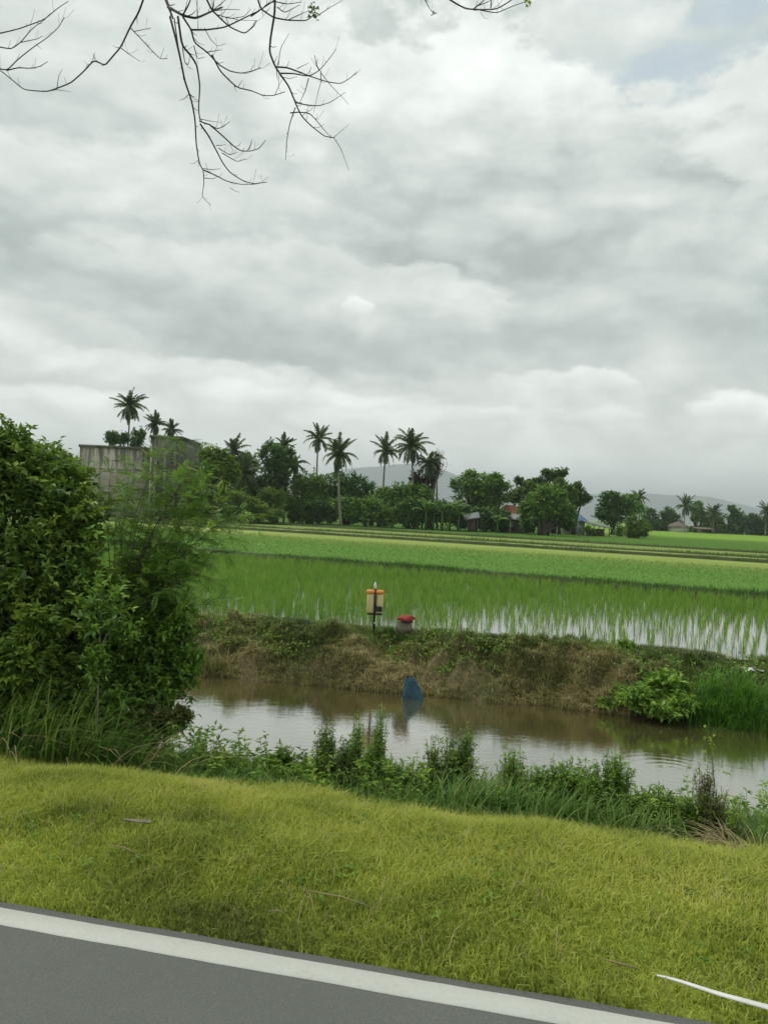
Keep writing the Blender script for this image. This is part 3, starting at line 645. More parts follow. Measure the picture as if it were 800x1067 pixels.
# --- weeds on the near slope
def weed(label, px, Y, blobs, nt_, lpt, L, W, mat, seed):
    rg = np.random.default_rng(seed); b = gnd(px, Y); o = thing('weed', label, 'weed', b); ms = MB(); ml = MB()
    vol = np.array([q[0]*q[2] for c, q in blobs]); bi = rg.choice(len(blobs), int(nt_*1.0), p=vol/vol.sum())
    for k in bi:
        c, q = blobs[k]; e = c+rnd_dir(rg, 1)[0]*np.array(q)*rg.uniform(.2, 1.25)*np.array([1.1, 1, 1])+[0, 0, q[2]*.25*abs(rg.normal())]
        s0 = np.array([c[0]*.8+e[0]*.2+rg.normal(0, .02), c[1]+rg.normal(0, .04), 0]); s0[2] = float(gP(s0[0], s0[1])); s0 = s0*.999+.001*b
        m1 = (s0+e)/2+rg.normal(0, .02, 3); cv = bez(s0, m1, e, 6); ms.tube(cv, np.linspace(.003, .001, 6), 3, .3)
        H = np.linalg.norm(e-s0); n = int(5+H*55); t_ = rg.uniform(.25, 1.0, n)**.8; Bq = np.stack([np.interp(t_, np.linspace(0, 1, 6), cv[:, a]) for a in range(3)], 1); cvv = rg.normal(.5, .22)
        V, T, v = leaves(Bq, rg.normal(0, 1, (n, 3))*[1, 1, .4]+[0, 0, .30], L*rg.uniform(.45, 1.15, n)*(1.15-.5*t_), W*.8*(1.1-.5*t_), rg, var=np.clip(cvv+rg.normal(0, .12, n), 0, 1)); ml.add(V, T, None, v)
    ms.build('stem', M['stem'], o); ml.build('foliage', M[mat], o); return o
weed('low bright broad leaved weeds by the water right of the thicket', 220, 5.2, [B(215, 800, 5.2, 30, 12), B(240, 803, 5.2, 26, 14), B(262, 806, 5.1, 22, 12)], 330, 9, .07, .034, 'leaf_cover', 120)
weed('bright green leafy weed patch in the middle of the near bank under open water', 300, 5.1, [B(285, 806, 5.1, 28, 14), B(312, 808, 5.0, 24, 14), B(293, 790, 5.2, 14, 10)], 330, 9, .065, .032, 'leaf_cover', 121)
weed('dark reddish stemmed bushy weed left of centre on the near bank', 345, 5.0, [B(345, 803, 5.0, 24, 22), B(340, 775, 5.1, 10, 20), B(362, 785, 5.0, 14, 16), B(378, 815, 4.9, 26, 16)], 420, 9, .045, .02, 'leaf_dark', 122)
weed('thin weed with a tall upright leafy spire just right of the reddish one', 392, 5.0, [B(396, 768, 5.1, 6, 26), B(385, 790, 5.0, 12, 16), B(405, 800, 5.0, 18, 14), B(372, 765, 5.1, 6, 20)], 230, 8, .045, .018, 'leaf_mid', 123)
weed('tall dense dark weed, the highest one right of centre on the near bank', 470, 4.85, [B(476, 792, 4.9, 20, 26), B(470, 820, 4.8, 28, 22), B(486, 775, 4.9, 10, 12), B(440, 818, 4.8, 24, 18), B(452, 785, 4.9, 8, 18)], 560, 9, .042, .018, 'leaf_dark', 124)
weed('mid green weed between the two tall dark weeds', 420, 4.9, [B(420, 812, 4.9, 26, 14), B(430, 830, 4.8, 24, 10)], 230, 9, .05, .02, 'leaf_mid', 125)
weed('light green weed with a pale shoot tip right of the tall dark weed', 540, 4.7, [B(535, 800, 4.7, 14, 18), B(528, 825, 4.7, 24, 18), B(560, 830, 4.6, 24, 16)], 330, 9, .045, .018, 'leaf_cover', 126)
weed('bushy green weed right of centre with a raised leafy top', 640, 4.5, [B(640, 806, 4.5, 16, 18), B(622, 830, 4.5, 26, 18), B(655, 838, 4.4, 28, 16)], 400, 9, .045, .02, 'leaf_mid', 127)
weed('bright leafy weed patch towards the right end of the near bank', 690, 4.35, [B(690, 838, 4.4, 26, 14), B(715, 848, 4.3, 22, 14)], 300, 9, .05, .022, 'leaf_cover', 128)
weed('pinkish brown weed thinning out near the right edge of the near bank', 745, 4.25, [B(740, 842, 4.25, 22, 20), B(755, 862, 4.2, 26, 16), B(735, 815, 4.3, 10, 16)], 260, 8, .032, .012, 'weed_red', 129)
weed('full rounded mid green weed mass at right of centre behind the grass clumps', 590, 4.55, [B(585, 812, 4.6, 26, 18), B(615, 815, 4.6, 22, 18), B(560, 815, 4.6, 20, 14)], 360, 9, .05, .02, 'leaf_mid', 135)
clump('grass_clump', 'lush green grass clump on the near bank right of the tall dark weed', 'grass clump', gnd(520, 4.45), 330, .36, .11, .009, M['reed'], 130, sx=1.6, az=.3)
clump('grass_clump', 'green grass clump in front of the bushy weed with raised top', 'grass clump', gnd(600, 4.35), 330, .34, .12, .009, M['reed'], 131, sx=1.7, az=.3)
clump('grass_clump', 'grass clump between the raised weed and the right end of the bank', 'grass clump', gnd(680, 4.2), 240, .27, .1, .008, M['reed'], 132, sx=1.7, az=.3)
clump('dry_grass_clump', 'dry tan grass arching over at the right edge of the near bank', 'grass clump', gnd(782, 3.95), 90, .26, .06, .008, M['straw'], 133, lean=(.7, 1.2), az=2.9, sx=1.4)
clump('grass_clump', 'small green grass clump at the right edge behind the tan grass', 'grass clump', gnd(795, 4.1), 120, .24, .08, .008, M['reed'], 134, sx=1.2)
# slender sapling with yellow leaves over the water
rg = np.random.default_rng(140)
b0 = gnd(752, 4.3); o = thing('sapling', 'thin bare stemmed sapling with yellow green leaves against the water at right', 'sapling', b0)
mb = MB(); tp = at(738, 768, 4.6); ml = at(750, 820, 4.5)
mb.tube(bez(b0, ml, tp, 8), np.linspace(.004, .0014, 8), 4); mb.tube(bez(ml, at(735, 812, 4.5), at(722, 800, 4.5), 5), .0012, 3); mb.build('stem', M['stem'], o)
mb = MB(); Bq = np.array([at(738+rg.normal(0, 4), 775+rg.normal(0, 6), 4.6) for _ in range(16)]+[at(725+rg.normal(0, 4), 803+rg.normal(0, 3), 4.5) for _ in range(6)]+[at(757, 805, 4.5) for _ in range(4)])
V, T, v = leaves(Bq, rnd_dir(rg, len(Bq))-np.array([0, 0, .3]), .035, .018, rg, var=np.full(len(Bq), .9)); mb.add(V, T, None, v); mb.build('leaves', M['leaf_light'], o)

rgw = np.random.default_rng(500); mb = MB(); u, v = wedge(1500, 4.4, 6.2)
den = fbm(u, v, 501, .35, 3); kk = rgw.uniform(0, 1, len(u)) < np.clip(.5+.6*den, .1, 1); u, v = u[kk], v[kk]
for a, b_, dn in zip(u, v, den[kk]):
    p0 = uv2(np.array(a), np.array(b_), gz(np.array(a), np.array(b_))); L_ = rgw.uniform(.12, .36)*(1+.5*dn); tip = p0+np.array([rgw.normal(0, .09), rgw.normal(0, .09), L_])
    mb.tube(np.array([p0, (p0+tip)/2, tip]), [.0025, .002, .001], 3, .3); k = int(8+L_*50); tt = rgw.uniform(.2, 1.02, k)[:, None]; cvv = rgw.uniform(0, 1)
    V, T, vv_ = leaves(p0+(tip-p0)*tt, rgw.normal(0, 1, (k, 3))*[1, 1, .35]+[0, 0, .25], .05*rgw.uniform(.5, 1.3, k), .02, rgw, var=np.clip(cvv+rgw.normal(0, .1, k), 0, 1)); mb.add(V, T, None, vv_)
tag(mb.build('slope_weeds', M['leaf_cover']), 'mixed leafy ground cover over the near slope of the canal', 'ground cover', kind='stuff')
rgw = np.random.default_rng(510); mb = MB(); u, v = wedge(1300, 12.5, 14.0)
den = fbm(u, v, 511, .3, 3)+.25*(u > 4.5); kk = den > .12; u, v = u[kk], v[kk]
for a, b_ in zip(u, v):
    p0 = uv2(np.array(a), np.array(b_), gz(np.array(a), np.array(b_)))
    if p0[2] < ZW: continue
    k = 16; V, T, vv_ = leaves(p0+rgw.normal(0, 1, (k, 3))*[.09, .09, .03]+[0, 0, .05], rgw.normal(0, 1, (k, 3))*[1, 1, .5]+[0, 0, .4], .06*rgw.uniform(.5, 1.3, k), .03, rgw); mb.add(V, T, None, vv_)
tag(mb.build('bank_weeds', M['leaf_mid']), 'small green weeds patching the far canal bank', 'ground cover', kind='stuff')
# --- shrubs on the far bank
shrub('bank_shrub', 'leafy bright green shrub at the waterline of the far bank', 'shrub', gnd(690, 11.3),
      [B(692, 713, 11.6, 26, 12), B(665, 726, 11.4, 20, 11), B(708, 731, 11.3, 20, 9), B(690, 738, 11.2, 28, 7)], 1000, 11, .10, .05, M['leaf_mid'], M['stem'], .012, 150, twlen=.22)
shrub('bank_shrub', 'small dark green shrub against the brown bank left of the bright one', 'shrub', gnd(650, 11.6), [B(650, 722, 11.7, 12, 8), B(634, 733, 11.6, 12, 5)], 140, 9, .09, .045, M['leaf_mid'], M['stem'], .01, 151, twlen=.16)
shrub('bank_shrub', 'little green bush growing on the crest of the far bank', 'shrub', gnd(650, 13.3), [B(650, 673, 13.3, 12, 7)], 90, 9, .07, .035, M['leaf_cover'], M['stem'], .01, 152, twlen=.16)
clump('reed_clump', 'thick bright green reed clump at the right end of the far bank', 'reeds', gnd(776, 11.28), 2200, .62, .26, .012, M['reed_bright'], 153, lean=(.2, 1.0), sx=1.25)
clump('reed_clump', 'green tufts at the far bank behind the left thicket', 'reeds', gnd(222, 12.9), 500, .42, .12, .012, M['bank_grass'], 154, lean=(.1, .9), sx=1.2)

# ------------------------------------------------------------------ far trees
ZT = ZC
def gt(px, Y): return np.array([at(px, 533, Y)[0], Y, ZT])
def tree(name, label, px, Y, crowns, n, mat, lsz=.42, seed=0, barkm='bark', group='trees beyond the rice fields', r0=.22, twlen=.9, shell=.45, cat='tree', lpt=8):
    rg = np.random.default_rng(seed); b = gt(px, Y); o = thing(name, label, cat, b, group)
    bl = []
    for (cx, cy, rx, ry) in crowns:
        c0 = at(cx, cy, Y); s = Y/800
        rx *= 1.12; ry *= 1.08; bl.append((c0, (rx*s, (rx+ry)*.5*s, ry*s)))
        for _ in range(7):          # lobes break the outline
            d = rnd_dir(rg, 1)[0]; f = rg.uniform(.3, .5)
            bl.append((c0+d*np.array([rx, (rx+ry)*.5, ry])*s*.72, (rx*s*f, rx*s*f, ry*s*f)))
    mb = MB(); stems(mb, b, bl[::8]+bl[1::8], r0, rg, 5, .15); mb.build('trunk', M[barkm], o, True)
    foliage(rg, bl, int(n*2.0)//lpt, lpt, lsz*1.0, lsz*.65, twlen=twlen, shell=shell, varspread=.3).build('crown', M[mat], o)
    return o
def palm(label, px, py, Y, R_, basepx=None, nf=28, seed=0, group='coconut palms beyond the rice fields', droop=1.0, upright=1.0, mat='palm', tr=.115, h_dead=3, lw=.18):
    """px, py: the heart of the crown"""
    rg = np.random.default_rng(seed); R_ = R_*.76; top = at(px, py, Y); b = gt(basepx or px, Y)
    o = thing('coconut_palm', label, 'palm tree', b, group)
    mb = MB(); mid = (b+top)/2+np.array([rg.normal(0, .3), 0, 0]); tk = bez(b, mid, top, 10); mb.tube(tk, np.linspace(tr*1.4, tr*.8, 10), 7); mb.build('trunk', M['palm_trunk'], o, True)
    mb = MB()
    nf += 8
    for i in range(nf):
        a = i*2.399+rg.normal(0, .2); f = (i+.5)/nf
        e = R(88)*upright-R(150)*f**1.05+rg.normal(0, .2); L = 1.25*R_*(.80+.2*math.sin(math.pi*min(1, f+.15)))*rg.uniform(.75, 1.15)
        n = 13; tt = np.linspace(0, 1, n); hd = np.array([math.cos(a), math.sin(a), 0])
        ang = np.maximum(e-rg.uniform(.6, 1.5)*droop*(.55+1.25*f)*tt**1.3, -1.45); dl = L/(n-1)
        st = np.cumsum(np.vstack([np.zeros(3), [(hd*math.cos(an)+np.array([0, 0, math.sin(an)]))*dl for an in ang[:-1]]]), 0)+top
        mb.tube(st, np.linspace(.035, .008, n), 3, .3)
        side = np.array([-hd[1], hd[0], 0]); va = np.clip(.5+rg.normal(0, .25), 0, 1)
        for j in range(2, n):
            tg = nrm(st[j]-st[j-1])
            for q in (0, .5):
                c = st[j-1]*(1-q)+st[j]*q; ll = R_*.24*math.sin(math.pi*(.12+.80*j/n))*rg.uniform(.8, 1.15)
                for sg in (-1, 1):
                    dd = nrm(side*sg*.75+tg*.55+np.array([0, 0, -.65])+rg.normal(0, .12, 3))
                    tip = c+dd*ll; mb.add([c-tg*lw/2, c+tg*lw/2, tip+tg*.01, tip-tg*.02], [(0, 1, 2), (0, 2, 3)], None, va)
    if h_dead:
        for i in range(h_dead*3):
            a = rg.uniform(0, 6.28); c = top+np.array([math.cos(a)*.28, math.sin(a)*.28, -.25-rg.uniform(0, .3)])
            th = np.linspace(0, math.pi, 5); mb.tube([c+np.array([0, 0, -.13*math.cos(x)]) for x in th], .13*np.sin(th)+.005, 5, .1)
    mb.build('crown', M[mat], o)
    return o
# behind and around the concrete building
tree('broadleaf_tree', 'olive green tree crown left of the concrete building above the thicket', 55, 70, [(52, 478, 26, 14), (30, 490, 30, 20), (70, 492, 18, 16)], 3600, 'far_light', .4, 200)
palm('tall thick crowned palm behind the left part of the concrete building', 136, 424, 104, 3.0, 129, 30, 1, droop=1.2, upright=1.05)
palm('short palm behind the middle of the concrete building', 162, 442, 108, 2.2, 160, 20, 2, droop=1.0)
palm('smallest palm top peeking over the right part of the concrete building', 179, 448, 110, 1.9, 179, 18, 3, droop=1.0)
for i, (cx, cy, rx, ry, lb) in enumerate([(118, 456, 7, 8, 'dark round tree showing over the roof edge, left one of three'), (129, 457, 6, 6, 'dark round tree showing over the roof edge, middle one of three'), (144, 455, 8, 9, 'dark round tree showing over the roof edge, right one of three')]):
    tree('round_tree', lb, cx, 100, [(cx, cy, rx, ry), (cx, cy+14, rx, ry)], 1500, 'far_dark', .3, 210+i, shell=.6)
tree('broadleaf_tree', 'yellowish loose tree right against the concrete building', 222, 78, [(222, 478, 15, 13), (234, 490, 16, 16), (215, 510, 22, 22)], 5200, 'far_light', .36, 220)
palm('olive palm standing just right of the yellowish tree', 244, 470, 92, 2.4, 246, 22, 4, droop=1.2)
palm('low palm hanging over the shrubs left of the big dark tree', 256, 494, 90, 3.0, 256, 20, 5, droop=1.2)
tree('broadleaf_tree', 'pale green tree between the olive palm and the big dark tree', 250, 96, [(240, 484, 15, 13), (258, 486, 15, 14), (250, 510, 26, 20)], 5200, 'far_light', .4, 221)
tree('broadleaf_tree', 'big dense dark tree with a square rounded crown', 288, 95, [(284, 474, 15, 15), (298, 478, 13, 14), (288, 495, 18, 18), (280, 510, 18, 18)], 6500, 'far_dark', .38, 222, shell=.5)
palm('palm growing up behind the big dark tree', 296, 464, 99, 2.0, 296, 18, 6)
palm('palm fronds hanging from behind the right side of the big dark tree', 308, 484, 97, 2.0, 306, 16, 7, droop=1.4)
tree('bush', 'bright yellow green bush, the left one under the big dark tree', 284, 88, [(282, 516, 13, 8), (278, 525, 14, 10)], 2200, 'far_light', .3, 230, cat='bush', group='bushes at the far field edge', r0=.08)
tree('bush', 'bright yellow green bush sloping down to the field edge beside the dark thicket', 262, 84, [(265, 530, 18, 9), (245, 526, 22, 14), (288, 536, 12, 6)], 3200, 'far_light', .3, 231, cat='bush', group='bushes at the far field edge', r0=.08)
tree('bush', 'green bush at the field edge right beside the concrete building', 222, 82, [(222, 528, 22, 14), (205, 530, 18, 12)], 2600, 'far_mid', .3, 232, cat='bush', group='bushes at the far field edge', r0=.08)
tree('broadleaf_tree', 'rounded green tree under the tall thin palm', 322, 98, [(320, 503, 17, 13), (312, 520, 18, 16), (330, 522, 18, 16)], 5200, 'far_mid', .38, 223)
tree('broadleaf_tree', 'dark tree behind the palm with the long pale trunk', 362, 100, [(348, 504, 17, 13), (372, 508, 14, 13), (362, 522, 22, 16), (340, 522, 16, 16)], 6500, 'far_dark', .38, 224)
palm('tall thin palm standing highest and alone above the round green tree', 332, 457, 102, 2.6, 333, 15, 8, droop=.95, h_dead=3)
palm('palm with a full ragged crown and a long pale trunk down to the field', 353, 474, 90, 2.9, 356, 28, 9, droop=1.3, tr=.14)
tree('round_tree', 'small dark oval tree standing alone against the hill', 387, 104, [(387, 508, 5, 7), (387, 520, 5, 8)], 1100, 'far_dark', .24, 225, shell=.65)
tree('broadleaf_tree', 'low leafy tree with light stems left of the twin palm', 396, 97, [(390, 526, 16, 11), (408, 524, 15, 12), (400, 515, 10, 8)], 3600, 'far_mid', .34, 226, 'bark_pale')
palm('palm with a round crown on a thin trunk against the hill', 402, 470, 100, 2.7, 400, 20, 10, droop=1.15)
palm('large dark palm with an upright plume, the tallest right of the hill', 429, 466, 97, 3.2, 432, 30, 11, droop=1.2, upright=1.1)
palm('palm with dead hanging fronds leaning beside the large dark palm', 446, 482, 98, 2.6, 440, 24, 12, droop=1.6, upright=.8)
tree('vine_covered_tree', 'dying tree with brown hanging vines right of the large dark palm', 448, 99, [(452, 487, 5, 12), (446, 500, 8, 12), (436, 500, 9, 14), (455, 478, 4, 7)], 1700, 'dead_leaf', .34, 227, 'bark_pale', shell=.3)
tree('broadleaf_tree', 'dark green tree at the foot of the large dark palm', 426, 96, [(420, 512, 15, 11), (436, 516, 16, 12), (426, 528, 24, 14)], 5000, 'far_mid', .36, 228)
# bare tree
rg = np.random.default_rng(260); b = gt(456, 101); o = thing('bare_tree', 'leafless fine branched tree rising behind the vine covered tree', 'tree', b)
mb = MB(); root = at(455, 500, 101); mb.tube(bez(b, (b+root)/2, root, 6), np.linspace(.2, .1, 6), 5)
for i in range(22):
    e = at(452+rg.uniform(-4, 14), 466+rg.uniform(0, 18), 101+rg.normal(0, .8)); m_ = (root+e)/2+rg.normal(0, .4, 3); c = bez(root, m_, e, 6); mb.tube(c, np.linspace(.05, .015, 6), 3)
    for k in range(3): s0 = c[rg.integers(2, 5)]; mb.tube(bez(s0, s0+rg.normal(0, .3, 3), s0+rnd_dir(rg, 1)[0]*.9+np.array([0, 0, .4]), 4), [.02, .016, .013, .01], 3)
mb.build('trunk', M['bark_pale'], o)
# banana plants
def banana(label, px, Y, h, seed):
    rg = np.random.default_rng(seed); b = gt(px, Y); o = thing('banana_plant', label, 'banana plant', b, 'banana plants beside the farmhouses')
    mb = MB(); mb.tube([b, b+[0, 0, h*.3], b+[0, 0, h*.55]], [.16, .13, .08], 7); mb.build('stem', M['banana'], o, True)
    mb = MB(); c0 = b+[0, 0, h*.5]
    for i in range(9):
        a = i*2.4+rg.normal(0, .3); e = R(rg.uniform(35, 82)); L = h*rg.uniform(.5, .68); hd = np.array([math.cos(a), math.sin(a), 0]); sd_ = np.array([-hd[1], hd[0], 0])
        n = 8; pts = [c0]
        for j in range(n): an = e-1.7*(j/n)**1.6; pts.append(pts[-1]+(hd*math.cos(an)+np.array([0, 0, math.sin(an)]))*L/n)
        pts = np.array(pts); V = []
        for j, p in enumerate(pts):
            f = j/n; wv = .30*math.sin(math.pi*min(1, max(0.02, (f-.12)/.9)))**.6 if f > .12 else .02
            V += [p-sd_*wv-[0, 0, wv*.5], p, p+sd_*wv-[0, 0, wv*.5]]
        Q = [q for j in range(n) for q in ((3*j, 3*j+1, 3*j+4, 3*j+3), (3*j+1, 3*j+2, 3*j+5, 3*j+4))]
        mb.add(V, None, Q, None, rg.uniform(0, 1))
    mb.build('leaves', M['banana'], o)
for i, (px, Y, h, lb) in enumerate([(444, 92, 4.2, 'banana plant nearest the large dark palm'), (452, 94, 3.6, 'second banana plant right of the large dark palm'), (461, 91, 3.9, 'banana plant in the middle of the row beside the grey shack'),
                                    (469, 93, 4.4, 'tall banana plant with a pale upright leaf left of the grey shack'), (478, 92, 3.6, 'banana plant nearest the grey shack'), (410, 93, 2.8, 'small banana plant below the round crowned palm'), (519, 92, 2.8, 'small banana plant beside the red roofed house')]):
    banana(lb, px, Y, h, 300+i)
tree('broadleaf_tree', 'tall leafy tree right of the banana plants, with an airy top', 492, 100, [(485, 505, 14, 12), (500, 503, 15, 12), (492, 518, 22, 14), (491, 494, 7, 5)], 4600, 'far_mid', .34, 229)
tree('broadleaf_tree', 'airy green tree behind the left side of the red roofed house', 515, 101, [(514, 503, 14, 10), (522, 512, 14, 12), (508, 524, 16, 14)], 4200, 'far_mid', .34, 240)
tree('broadleaf_tree', 'light green tree over the right side of the red roofed house', 546, 104, [(545, 517, 14, 9), (556, 510, 12, 9)], 2600, 'far_light', .34, 241)
tree('broadleaf_tree', 'big bushy green tree between the red roof and the blue roof', 566, 92, [(562, 526, 20, 14), (580, 530, 16, 13), (553, 536, 14, 12), (572, 514, 16, 10), (592, 538, 9, 10)], 7000, 'far_mid', .36, 242)
tree('broadleaf_tree', 'tall dark tree with an umbrella shaped top', 578, 104, [(571, 493, 7, 4), (584, 491, 8, 4), (577, 497, 9, 4)], 1500, 'far_dark', .34, 243, shell=.5)
tree('broadleaf_tree', 'dark tree left of the umbrella shaped top', 556, 105, [(550, 504, 8, 5), (562, 504, 9, 7), (541, 500, 4, 4)], 1700, 'far_dark', .34, 244)
tree('broadleaf_tree', 'light green tree right in front of the umbrella topped tree', 584, 100, [(582, 507, 12, 8), (590, 517, 12, 9)], 2600, 'far_light', .34, 245)
tree('broadleaf_tree', 'dark tree leaning right over the blue roof', 598, 103, [(600, 510, 9, 7), (608, 518, 8, 5), (600, 523, 9, 5)], 2400, 'far_dark', .34, 246)
tree('broadleaf_tree', 'large dark tree right of the grey roofed hut', 640, 118, [(638, 522, 15, 9), (650, 526, 14, 10), (640, 536, 18, 12), (628, 530, 8, 8)], 4600, 'far_dark', .4, 247)
palm('ragged palm rising over the right of the large dark tree', 665, 519, 135, 2.2, 664, 16, 13)
tree('bare_tree', 'thin leafed tree beside the ragged palm', 657, 132, [(657, 517, 8, 3), (662, 528, 10, 8)], 700, 'far_mid', .4, 248, shell=.4)
tree('bush', 'light green bush standing out in the field right of the hut', 664, 98, [(658, 546, 8, 10), (668, 549, 10, 9), (662, 555, 14, 5)], 2600, 'far_light', .28, 249, cat='bush', group='bushes at the far field edge', r0=.06)
tree('bush', 'small dark bush close beside the grey roofed hut', 646, 106, [(646, 553, 7, 5)], 800, 'far_mid', .26, 250, cat='bush', group='bushes at the far field edge', r0=.06)
# distant row at right
FR = 'trees of the distant row at right'
for i, (px, cr, mt, lb) in enumerate([(678, [(676, 538, 8, 8), (680, 548, 12, 8)], 'far_dark', 'first small tree of the distant row, right of the field bush'),
        (698, [(697, 537, 10, 8), (694, 548, 12, 9), (704, 547, 8, 9)], 'far_dark', 'dense dark tree of the distant row left of the pale house'),
        (725, [(725, 528, 7, 4), (727, 537, 8, 6)], 'far_mid', 'airy tree of the distant row behind the pale house'),
        (742, [(738, 546, 10, 8), (748, 546, 8, 9), (742, 539, 7, 6)], 'far_mid', 'bushy tree of the distant row under the second palm'),
        (768, [(764, 532, 6, 5), (768, 542, 11, 9), (778, 546, 8, 8), (762, 550, 10, 6)], 'far_dark', 'large tree of the distant row right of the second palm'),
        (792, [(790, 547, 8, 9), (784, 541, 4, 6)], 'far_dark', 'tree at the right end of the distant row beside the last palm'),
        (812, [(812, 545, 14, 12)], 'far_dark', 'tree just past the last palm at the right edge')]):
    tree('broadleaf_tree', lb, px, 205, cr, 1700, mt, .8, 270+i, group=FR, twlen=1.6)
FP = 'palms of the distant row at right'
palm('distant palm standing behind the pale house', 714, 527, 200, 4.0, 713, 18, 20, FP, lw=.28)
palm('distant palm with a full low crown right of the pale house', 743, 534, 200, 3.8, 743, 18, 21, FP, lw=.28)
palm('distant palm at the right edge of the photo', 799, 533, 200, 4.2, 798, 18, 22, FP, lw=.28)
# undergrowth mass along the tree line, one hedge each
for i, (a, b_, yy, Y, lb) in enumerate([(240, 300, 534, 93, 'low undergrowth below the big dark square crowned tree'), (300, 350, 536, 94, 'low undergrowth below the tall thin palm'), (350, 412, 538, 93, 'low undergrowth below the small oval tree'), (412, 445, 541, 93, 'low undergrowth below the large dark palm'), (440, 486, 541, 98, 'low undergrowth behind the banana plants'), (480, 530, 543, 96, 'low undergrowth between bananas and red roofed house'), (528, 560, 546, 102, 'low undergrowth behind the red roofed house'), (545, 598, 546, 93, 'low undergrowth left of the blue roofed house')]):
    xs = np.linspace(a+6, b_-6, 5)
    tree('hedge', lb, (a+b_)/2, Y, [(x, yy+.045*(x-a)-7+3*math.sin(x*.7), (b_-a)/6.5, 12) for x in xs], 5200, ['far_mid', 'far_dark'][i % 2], .34, 280+i, cat='hedge', group='undergrowth along the far tree line', r0=.05)

for i, (a, b_, lb) in enumerate([(672, 708, 'low scrub under the first trees of the distant row'), (708, 752, 'low scrub around the pale distant house'), (752, 812, 'low scrub under the right end of the distant row')]):
    xs = np.linspace(a+4, b_-4, 4)
    tree('hedge', lb, (a+b_)/2, 212, [(x, 551+.04*(x-a)+(2 if a > 700 else 0), (b_-a)/6, 5) for x in xs], 1500, 'far_dark', .7, 295+i, cat='hedge', group='scrub along the distant row', r0=.05, twlen=1.6)
# ------------------------------------------------------------------ buildings
m, t, p, g = newmat('stained_concrete')
geo = N(t, 'ShaderNodeNewGeometry'); pos = geo.outputs['Position']; px_, py_, pz_ = g.sep(pos)
na = g.noise(pos, .9, 6, .65)
mp = N(t, 'ShaderNodeMapping'); mp.inputs['Scale'].default_value = (2.2, 2.2, .18); t.links.new(pos, mp.inputs[0]); nb = g.noise(mp.outputs[0], 1.0, 6, .7)
c = ramp(t, na.outputs['Fac'], [(.3, (.27, .26, .21)), (.7, (.42, .39, .32))])
st = g.mapr(g.m('ADD', nb.outputs['Fac'], g.m('MULTIPLY', g.m('SUBTRACT', pz_, 4.5), .055)), .50, .68, 0, .85)
c = g.mix(st, c, (.06, .07, .045, 1)); t.links.new(c, p.inputs['Base Color']); p.inputs['Roughness'].default_value = .95
M['concrete'] = m
M['moss_shade'] = simple('moss_and_shade_concrete', (.06, .07, .045), (.17, .17, .13), .8, .95, stretch=(2, 2, .3))  # dark parapet stain and moss; also carries the right block's shade as colour
M['dark'] = simple('dark_opening', (.012, .012, .012), (.03, .03, .03), 2, .6)
M['pipe'] = simple('white_pipe', (.60, .60, .58), (.75, .75, .72), 3, .5)
YB = 84.0; a0 = at(84, 463, YB); a1 = at(159, 463, YB); a2 = at(191, 457, YB); zt1 = a0[2]; zt2 = at(185, 455, YB)[2]
bd = thing('concrete_building', 'tall windowless stained concrete building behind the left thicket', 'building', ((a0[0]+a2[0])/2, YB, ZT))
def wallbox(x0, x1, y0, y1, z0, z1): mb = MB(); mb.box(((x0+x1)/2, (y0+y1)/2, (z0+z1)/2), ((x1-x0)/2, (y1-y0)/2, (z1-z0)/2)); return mb
wallbox(a0[0], a1[0]-.002, YB, YB+7, ZT-.1, zt1-.30).build('wall', M['concrete'], bd)
wallbox(a1[0], a2[0], YB-.6, YB+8.6, ZT-.1, zt2-.30).build('wall', M['moss_shade'], bd)  # face in shadow: its shade is painted in, along with moss
wallbox(a0[0]-.12, a1[0]-.004, YB-.12, YB+7.1, zt1-.298, zt1).build('parapet', M['moss_shade'], bd)
wallbox(a1[0]-.12, a2[0]+.12, YB-.72, YB+8.72, zt2-.298, zt2).build('parapet', M['moss_shade'], bd)
mb = MB()
for f in (.03, .26, .50, .74): x = a0[0]+(a1[0]-a0[0])*f; mb.box((x+.1, YB-.045, (ZT+zt1-.31)/2), (.14, .04, (zt1-.31-ZT)/2))
mb.build('column', M['concrete'], bd)
mb = MB()
for z in (2.2, 4.7): mb.box(((a0[0]+a1[0])/2, YB-.025, z), ((a1[0]-a0[0])/2-.02, .02, .14))
mb.build('beam', M['concrete'], bd)
mb = MB()
for f in (.2, .5, .82): x = a1[0]+(a2[0]-a1[0])*f; mb.box((x, YB-.645, (ZT+zt2-.31)/2), (.13, .04, (zt2-.31-ZT)/2))
mb.build('column', M['concrete'], bd)
for k in range(3): mb = MB(); mb.box((a1[0]+1.0+k*1.6, YB-.605, 5.6), (.22, .02, .12)); mb.build('vent', M['dark'], bd)
mb = MB(); xa = a0[0]-.10; mb.tube([(xa, YB-.2, zt1-.9), (xa, YB-.2, ZT)], .07, 6); mb.build('drainpipe', M['pipe'], bd, True)
mb = MB(); xb = a1[0]+.18; mb.tube([(xb-.35, YB-.75, zt2-.2), (xb-.25, YB-.8, zt2-.6), (xb, YB-.8, zt2-1.1), (xb, YB-.8, ZT)], .07, 6); mb.build('drainpipe', M['pipe'], bd, True)
